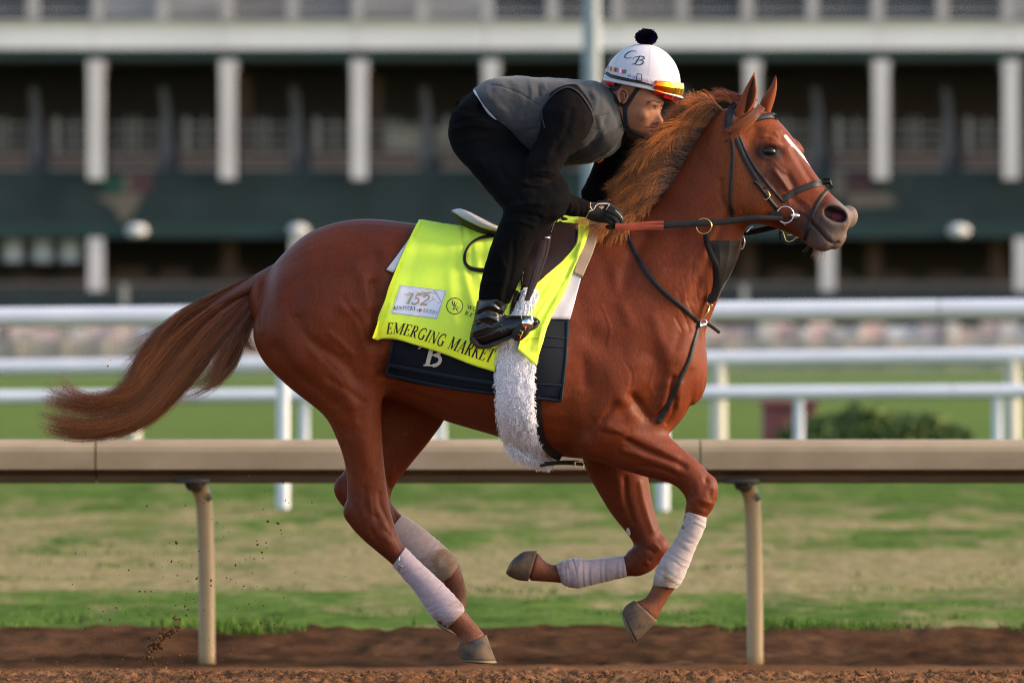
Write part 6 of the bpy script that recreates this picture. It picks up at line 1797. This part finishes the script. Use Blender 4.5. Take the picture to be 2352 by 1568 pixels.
gline('cuff_piping', [(1362,483),(1352,487),(1348,495),(1346,503)])
gline('cuff_piping', [(1363,482),(1368,474),(1376,470),(1390,469.5),(1398,471),(1395,477),(1391,484)])
gline('glove_emblem', [(1375,477),(1382,479),(1387,476)], 2.0, mat('gold_emblem', (.5,.24,.06), .6))
gline('glove_emblem', [(1380,474),(1383,478),(1380,482)], 1.6, mat('gold_emblem', (.5,.24,.06), .6))
gline('glove_seam', [(1412,484),(1422,494),(1430,506)], .7, M_gpipe)

# ---- helmet
HC0 = np.array(W(1474, 196, 0)); HA, HB_, HCv = 89*U, 76*U, 95*U
tl = R(12)
ax_u = np.array([math.cos(tl), 0, -math.sin(tl)]); ax_v = np.array([math.sin(tl), 0, math.cos(tl)]); ax_l = np.array([0, 1, 0])
def hpt(az, v, k=1.0, dv=0.0):
    """az from the front (0) towards the camera side (positive), v height in layout units above the rim plane"""
    s_ = math.sqrt(max(0, 1-(v/95.0)**2)) if v > 0 else 1-0.0006*v*v*.3
    return HC0+ax_u*HA*s_*math.cos(az)*k-ax_l*HB_*s_*math.sin(az)*k+ax_v*(v+dv)*U
M_hel = cloth_mat('white_helmet_cover', (.42,.40,.43), (.465,.44,.47), .62, .2, 900, .08)
M_red = mat('red_helmet_shell', (.62,.012,.015), .3, .5)
hel = None
def dome(name, v0, v1, k, m, parent, nu=64, nv=26, az0=-math.pi, az1=math.pi):
    V, F = [], []
    full = abs(az1-az0-2*math.pi) < 1e-6
    for j in range(nv+1):
        q = j/nv; v = v0+(v1-v0)*math.sin(q*math.pi/2) if v1 > 80 else v0+(v1-v0)*q
        for i in range(nu): V.append(hpt(az0+(az1-az0)*i/(nu if full else nu-1), v, k))
    for j in range(nv):
        for i in range(nu if full else nu-1):
            F.append((j*nu+i, j*nu+(i+1) % nu, (j+1)*nu+(i+1) % nu, (j+1)*nu+i))
    n = len(V)
    V += [HC0+(p-HC0)*.965 for p in V]; F += [tuple(a+n for a in f[::-1]) for f in F]
    for i in range(nu if full else nu-1): F.append((i, i+n, (i+1) % nu+n, (i+1) % nu))
    return mesh_obj(name, V, F, m, parent, True), V[:n]
hel, DV = dome('helmet', -4, 94.9, 1.0, M_hel, per)
HLT = BVHTree.FromPolygons([tuple(p) for p in DV], [(j*64+i, j*64+(i+1) % 64, (j+1)*64+(i+1) % 64, (j+1)*64+i) for j in range(26) for i in range(64)])
dome('inner_shell', -15, -3, .955, M_red, hel, 40, 4, R(-125), R(68))
dome('inner_shell', -16, -3, .955, M_red, hel, 16, 4, R(140), R(215))
def hline(name, pth, wd, m, lift=.0012, parent=None):
    p = spl(pth, 6) if len(pth) > 2 else pth
    return lettering(name, [(list(p), wd)] if wd > 3 else [([a, b], wd) for a, b in zip(p[:-1], p[1:])], m, parent or hel, HLT, lift)
M_seam = mat('grey_seam', (.33,.31,.36), .8)
hline('seam', [(1493,104),(1491.5,135),(1490,160),(1488.7,176)], .55, M_seam)
hline('seam', [(1461,103),(1440,112),(1422,128),(1411,150)], .55, M_seam)
hline('seam', [(1516,113),(1540,134),(1552,155),(1556,170)], .55, M_seam)
hline('seam', [(1505,106),(1520,128),(1525,150),(1527,172)], .4, M_seam)
def C3(u, v): return (1355.2+.16477*u, 86.1+.16477*v)
M_nv = mat('navy_thread', (.012,.012,.05), .7)
CB = [([C3(642,212),C3(632,200),C3(585,197),C3(530,218),C3(490,255),C3(480,285),C3(500,299),C3(540,300),C3(582,290)],2.3,(.5,.5,.7,1.1,1.2,1,.6,.3)), ([C3(642,206),C3(636,222)],1.3),
      ([C3(692,276),C3(655,335),C3(622,388)],3.0), ([C3(594,322),C3(602,300),C3(640,280),C3(700,270),C3(748,284),C3(752,306),C3(722,322),C3(676,328)],2.0,(.6,.6,.6,.8,1.4,1.6,1,.5)),
      ([C3(680,328),C3(728,334),C3(742,352),C3(725,382),C3(680,396),C3(630,390)],2.0,(.6,1,1.6,1.6,.8,.6)), ([C3(586,386),C3(612,379),C3(634,390)],1.8)]
lettering('monogram', CB, M_nv, hel, HLT, .0016)
# goggle strap with its flags and lettering
gst = [(1394,151),(1398,157),(1414,163),(1436,171),(1460,178),(1482,184),(1500,190),(1507,193)]
st_o = strap('goggle_strap', [(1394,155),(1404,162),(1425,170),(1450,177.5),(1478,185.5),(1506,193.5)], [15,15,15.5,15.5,15.5,15], M_hel, hel, tree=HLT, thick=.0025)
strap('lower_strap', [(1391.5,167),(1402,175),(1428,182),(1459,188.5),(1480,193),(1498,198)], [8,8,7.5,6,5,3], M_blackl, hel, tree=HLT, thick=.003)
for i, (u0, u1, cs) in enumerate([(236,262,('w','r')), (264,284,('n','w')), (288,306,('g','r')), (308,330,('r','y')), (334,352,('y','r')), (354,392,('n','r')), (396,440,('b','w')), (452,508,('r','g'))]):
    cm = {'w': (.7,.68,.7), 'r': (.5,.03,.04), 'n': (.03,.03,.12), 'g': (.02,.15,.06), 'y': (.65,.45,.06), 'b': (.15,.25,.45)}
    v0 = 415+(u0-236)*.27
    for k, c in enumerate(cs):
        uu = u0+(u1-u0)*(.25+.5*k)
        lettering('flag', [([C3(uu, v0-12), C3(uu-6, v0+46)], (u1-u0)*.5*.16477)], mat('flag_'+c, cm[c], .7), hel, HLT, .0042)
M_bl = mat('blue_print', (.05,.10,.35), .6); M_rd = mat('red_lettering', (.5,.02,.05), .6)
def cs_(*p): return [C3(*q) for q in p]
lettering('brand_lettering', [(cs_((530,545),(572,548),(566,528),(540,526),(528,545),(540,562),(570,562)),1.1), (cs_((622,562),(596,548),(588,568),(610,582),(626,560),(620,604)),1.2), (cs_((640,560),(642,590),(664,592),(668,562),(670,596)),1.1), (cs_((690,572),(690,604)),1.3)], M_bl, hel, HLT, .0042)
lettering('brand_lettering', [(cs_((722,580),(732,614),(748,588),(760,622),(778,592)),1.2), (cs_((792,592),(790,632)),1.4), (cs_((812,640),(816,600),(848,612),(850,648)),1.2), (cs_((872,634),(896,648)),.7)], M_rd, hel, HLT, .0042)
bk = [C3(655,520), C3(715,532), C3(712,620), C3(642,604)]
lettering('strap_slide', [([bk[i], bk[(i+1) % 4]], 1.5) for i in range(4)], M_ink, hel, HLT, .0055)
# peak
V, F = [], []
na = 40
for i in range(na):
    a = R(-78)+R(156)*i/(na-1); c_ = max(0, math.cos(a*1.12))
    for k_, dz in ((.965, 2.5), (1.0+.06*c_, 1.5), (1.0+.145*c_**1.2, -2.0), (1.0+.148*c_**1.2, -4.2), (1.0+.05*c_, -2.2), (.965, -2.5)):
        V.append(hpt(a+R(6), -4, k_, dz-2.5*c_))
for i in range(na-1):
    for k_ in range(6): F.append((i*6+k_, i*6+(k_+1) % 6, (i+1)*6+(k_+1) % 6, (i+1)*6+k_))
F += [tuple(range(6)), tuple(range(6*na-1, 6*na-7, -1))]
mesh_obj('peak', V, F, M_hel, hel)
# rolled lower hem of the cover over the ear
V, F = [], []
na = 60; ks = 8
for i in range(na+1):
    a = R(60)+R(240)*i/na
    c0 = hpt(a, -5, .985)
    for k_ in range(ks):
        q = 2*math.pi*k_/ks; out = (c0-HC0); out /= np.linalg.norm(out)
        V.append(c0+out*.004*math.cos(q)+ax_v*.006*math.sin(q))
for i in range(na):
    for k_ in range(ks): F.append((i*ks+k_, i*ks+(k_+1) % ks, (i+1)*ks+(k_+1) % ks, (i+1)*ks+k_))
mesh_obj('cover_hem', V, F, M_hel, hel)
# goggles: mirrored visor pushed up on the peak
M_vis = mat('orange_mirror_visor', (1,.3,.02), .06, .9, .95)
def _vis():
    m = M_vis; v = coords(m, (1,1,1)); sp = nd(m, 'ShaderNodeSeparateXYZ'); lk(m, v, sp.inputs[0])
    x0, x1 = W(1500,0)[0], W(1572,0)[0]
    f = nd_math(m, 'DIVIDE', nd_math(m, 'SUBTRACT', sp.outputs[0], x0-per.location.x), x1-x0)
    lk(m, ramp(m, f, [(0,(.8,.05,.01)),(.35,(1,.22,.01)),(.6,(1,.5,.02)),(.82,(1,.75,.08)),(1,(.55,.6,.15))]), bsdf(m).inputs['Base Color'])
_vis()
V, F = [], []
nu, nv = 44, 14
for i in range(nu):
    a = R(-75)+R(148)*i/(nu-1); aa = a/R(73)
    top = 24-9*abs(aa)**2.4; bot = -9.5+6*abs(aa)**3-1.5*(1-abs(aa))
    notch = 3.5*math.exp(-(a/.16)**2)
    for j in range(nv):
        q = j/(nv-1); v = bot+notch*(1-q)**3+(top-bot)*q
        V.append(hpt(a, v, 1.085+.02*math.sin(q*math.pi)-.03*abs(aa)**3, 0))
for i in range(nu-1):
    for j in range(nv-1): F.append((i*nv+j, i*nv+j+1, (i+1)*nv+j+1, (i+1)*nv+j))
n = len(V); V += [HC0+(p-HC0)*.975 for p in V]; F += [tuple(a+n for a in f[::-1]) for f in F]
lp = [i*nv for i in range(nu)]+[(nu-1)*nv+j for j in range(1, nv)]+[i*nv+nv-1 for i in range(nu-2, -1, -1)]+[j for j in range(nv-2, 0, -1)]
for a, b in zip(lp, lp[1:]+lp[:1]): F.append((a, b, b+n, a+n))
vis = mesh_obj('visor', V, F, M_vis, hel)
fr = [hpt(R(-70)+R(140)*i/30, -10.5+4*abs(i/15-1)**3, 1.075) for i in range(31)]
MB().tube([tuple(p) for p in fr], .0022, 8).build('visor_frame', mat('orange_frame', (.8,.2,.01), .3), hel, True)
# second, red goggles under the peak
V, F = [], []
for i in range(30):
    a = R(-60)+R(112)*i/29
    for v_, k_ in ((-9,1.0),(-13,1.012),(-19,.985),(-21,.95)): V.append(hpt(a, -4, k_, v_+4+2*abs(i/14.5-1)**2))
for i in range(29):
    for k_ in range(3): F.append((i*4+k_, i*4+k_+1, (i+1)*4+k_+1, (i+1)*4+k_))
low = mesh_obj('lower_visor', V, F, M_red, hel)
cl = [hpt(R(34), -4, 1.02, -4), hpt(R(33), -4, 1.02, -13), hpt(R(30), -4, 1.0, -18), hpt(R(10), -4, 1.02, -19.5), hpt(R(-12), -4, 1.02, -18), hpt(R(-14), -4, 1.03, -12)]
MB().tube([tuple(p) for p in cl], .0014, 6).build('visor_clip', M_steel, low, True)
# pompom
g = np.random.default_rng(9); n_ = 2600; ns_ = 4
dv = g.normal(size=(n_, 3)); dv /= np.linalg.norm(dv, axis=1)[:, None]
ctr = np.array(W(1484.5, 86, 0)); RR = 23.5*U
Ln_ = (g.uniform(.86, 1.05, n_))[:, None, None]
ts = np.linspace(.45, 1, ns_)[None, :, None]
Cc = ctr+dv[:, None]*RR*ts*Ln_*np.array([1.05,1,.80])+g.normal(size=(n_,1,3))*.002*ts
rr = .0017*np.ones((n_, ns_, 1)); 
Dd = np.gradient(Cc, axis=1); Dd /= np.linalg.norm(Dd, axis=2, keepdims=True)+1e-9
Aa = np.cross(Dd, np.array([.3, .9, .2])); Aa /= np.linalg.norm(Aa, axis=2, keepdims=True)+1e-9; Bb = np.cross(Dd, Aa)
Vv = np.stack([Cc+rr*(Aa*math.cos(q)+Bb*math.sin(q)) for q in (0, 2.094, 4.189)], 2).reshape(-1, 3)
bs = (np.arange(n_)[:, None]*ns_+np.arange(ns_-1)[None])*3
Qq = np.concatenate([np.stack([bs+q, bs+(q+1)%3, bs+3+(q+1)%3, bs+3+q], -1).reshape(-1, 4) for q in range(3)])
core = ellipsoid(ctr, (RR*.8, RR*.8, RR*.62), None, 16)
nb = len(Vv)
mesh_obj('pompom', np.vstack([Vv, core[0]]), [tuple(q) for q in Qq]+[tuple(q+nb) for q in core[1]]+[tuple(q+nb) for q in core[2]], mat('navy_wool', (.007,.004,.022), .95, .05), hel)
# hair behind the ear and chin straps
hr_ = [loft([(1512,196,1388,184,49.5,0),(1498,205,1390,198,50.5,0),(1480,213,1394,212,49.5,0),(1462,219,1400,224,47.5,0),(1440,222,1404,232,45,0)], nr=36, cap=(.1,.3))]
shape_obj('hair', HR(hr_[0]), mat('black_hair', (.012,.009,.008), .7), per)
def cstrap(pth, wd, thick=.003):
    return strap('chin_strap', pth, wd, mat('grey_webbing', (.010,.012,.015), .85, .2), hel, tree=RT, thick=thick, off=.002, smoothn=4)
cstrap([(1397,204),(1404,214),(1414,228),(1425,239),(1436,246)], [8,9,11,10,10])
cstrap([(1466,202),(1457,214),(1448,228),(1440,240),(1435,247)], [9,9,9,9,10])
cstrap([(1435,242),(1435,258),(1436,275),(1438,291)], [12,9,9,9])
cstrap([(1437,288),(1446,300),(1460,309),(1478,314)], [9,8,8,5])
strap('strap_buckle', [(1430,290),(1443,291)], 5, M_blackl, hel, tree=RT, thick=.008)
# ============================================================ KICKED-UP DIRT
def rocks(name, pts, label, m=M_dirt, kind='stuff', cat='dirt'):
    """pts: rows px, py, depth, radius in layout units"""
    g = np.random.default_rng(len(pts))
    ico = [(0,0,1),(.89,0,.45),(.28,.85,.45),(-.72,.53,.45),(-.72,-.53,.45),(.28,-.85,.45),(.72,.53,-.45),(-.28,.85,-.45),(-.89,0,-.45),(-.28,-.85,-.45),(.72,-.53,-.45),(0,0,-1)]
    fi = [(0,1,2),(0,2,3),(0,3,4),(0,4,5),(0,5,1),(1,6,2),(2,7,3),(3,8,4),(4,9,5),(5,10,1),(1,10,6),(2,6,7),(3,7,8),(4,8,9),(5,9,10),(6,11,7),(7,11,8),(8,11,9),(9,11,10),(10,11,6)]
    V, F = [], []
    for k, (x, y, z, r) in enumerate(pts):
        c = np.array(W(x, y, z)); b = len(V); s = g.uniform(.6, 1.3, 3)
        rot = np.linalg.qr(g.normal(size=(3,3)))[0]
        for p in ico: V.append(c+rot@(np.array(p)*s*g.uniform(.65, 1.25))*r*U)
        F += [(a+b, b_+b, c_+b) for a, b_, c_ in fi]
    return tag(mesh_obj(name, V, F, m, None, False), label, cat, kind=kind)
g = np.random.default_rng(4)
pts = []
# the dense arc thrown up behind
for x, y, r, n in ((402,1447,5,9),(388,1450,5,8),(372,1458,5,9),(360,1466,6,12),(350,1474,5,10),(352,1486,5,9),(342,1498,4.5,8),(336,1508,3.5,5),(345,1512,4,4),(404,1419,4.5,3),(368,1470,4,8)):
    for _ in range(int(n*1.4)): pts.append((x+g.normal()*5.5, y+g.normal()*4.5, g.normal()*25-20, 1.25*r*g.uniform(.4,1.25)))
for x, y, r in ((485,1332,4),(485,1344,2.5),(541,1297,3.5),(592,1250,3),(612,1257,2),(657,1148,2),(716,1154,3),(640,1200,4),(611,1246,3),(601,1268,3),(645,1217,2),(445,1375,2),(432,1399,3),(405,1420,4.5),(250,840,3.5),(255,826,1.5),(600,1430,2.5),(612,1424,2),(630,1434,2.5),
                (583,1283,1.8),(590,1241,1.6),(174,1270,2),(168,1340,1.5),(134,1428,2),(47,1480,2),(240,1500,4),(410,1505,4),(530,1500,3),(520,1327,2),(560,1345,2),(470,1400,2)):
    pts.append((x, y, g.uniform(-70, 40), r))
for _ in range(420):
    a = g.random()
    x = 640-a*520+g.normal()*60; y = 1535-abs(g.normal())*(60+260*math.exp(-((x-540)/190)**2))
    if y > 1060: pts.append((x, y, g.uniform(-140, 120), .6+g.exponential(.7)))
for _ in range(90): pts.append((g.uniform(40,900), g.uniform(760,1520), g.uniform(-140,120), g.uniform(.4,.95)))
rocks('flying_dirt', pts, 'brown clods and crumbs of dirt flung up behind the hind hooves')
# crumbs lying on the track
pts = []
for _ in range(6500):
    X = g.uniform(-2.4, 2.4); Y = g.uniform(-1.7, 2.6)**1
    zz = ground_z(Y)+float(clods(np.array([X]), np.array([Y]))[0])*min(1, max(0,(Y+2)*2))
    r = (1.0+g.exponential(1.9)) if g.random() < .93 else g.uniform(5, 10)
    pts.append((X/U+1176, GY-zz/U, Y/U, r))
rocks('loose_clods', pts, 'loose brown clods strewn over the harrowed dirt')
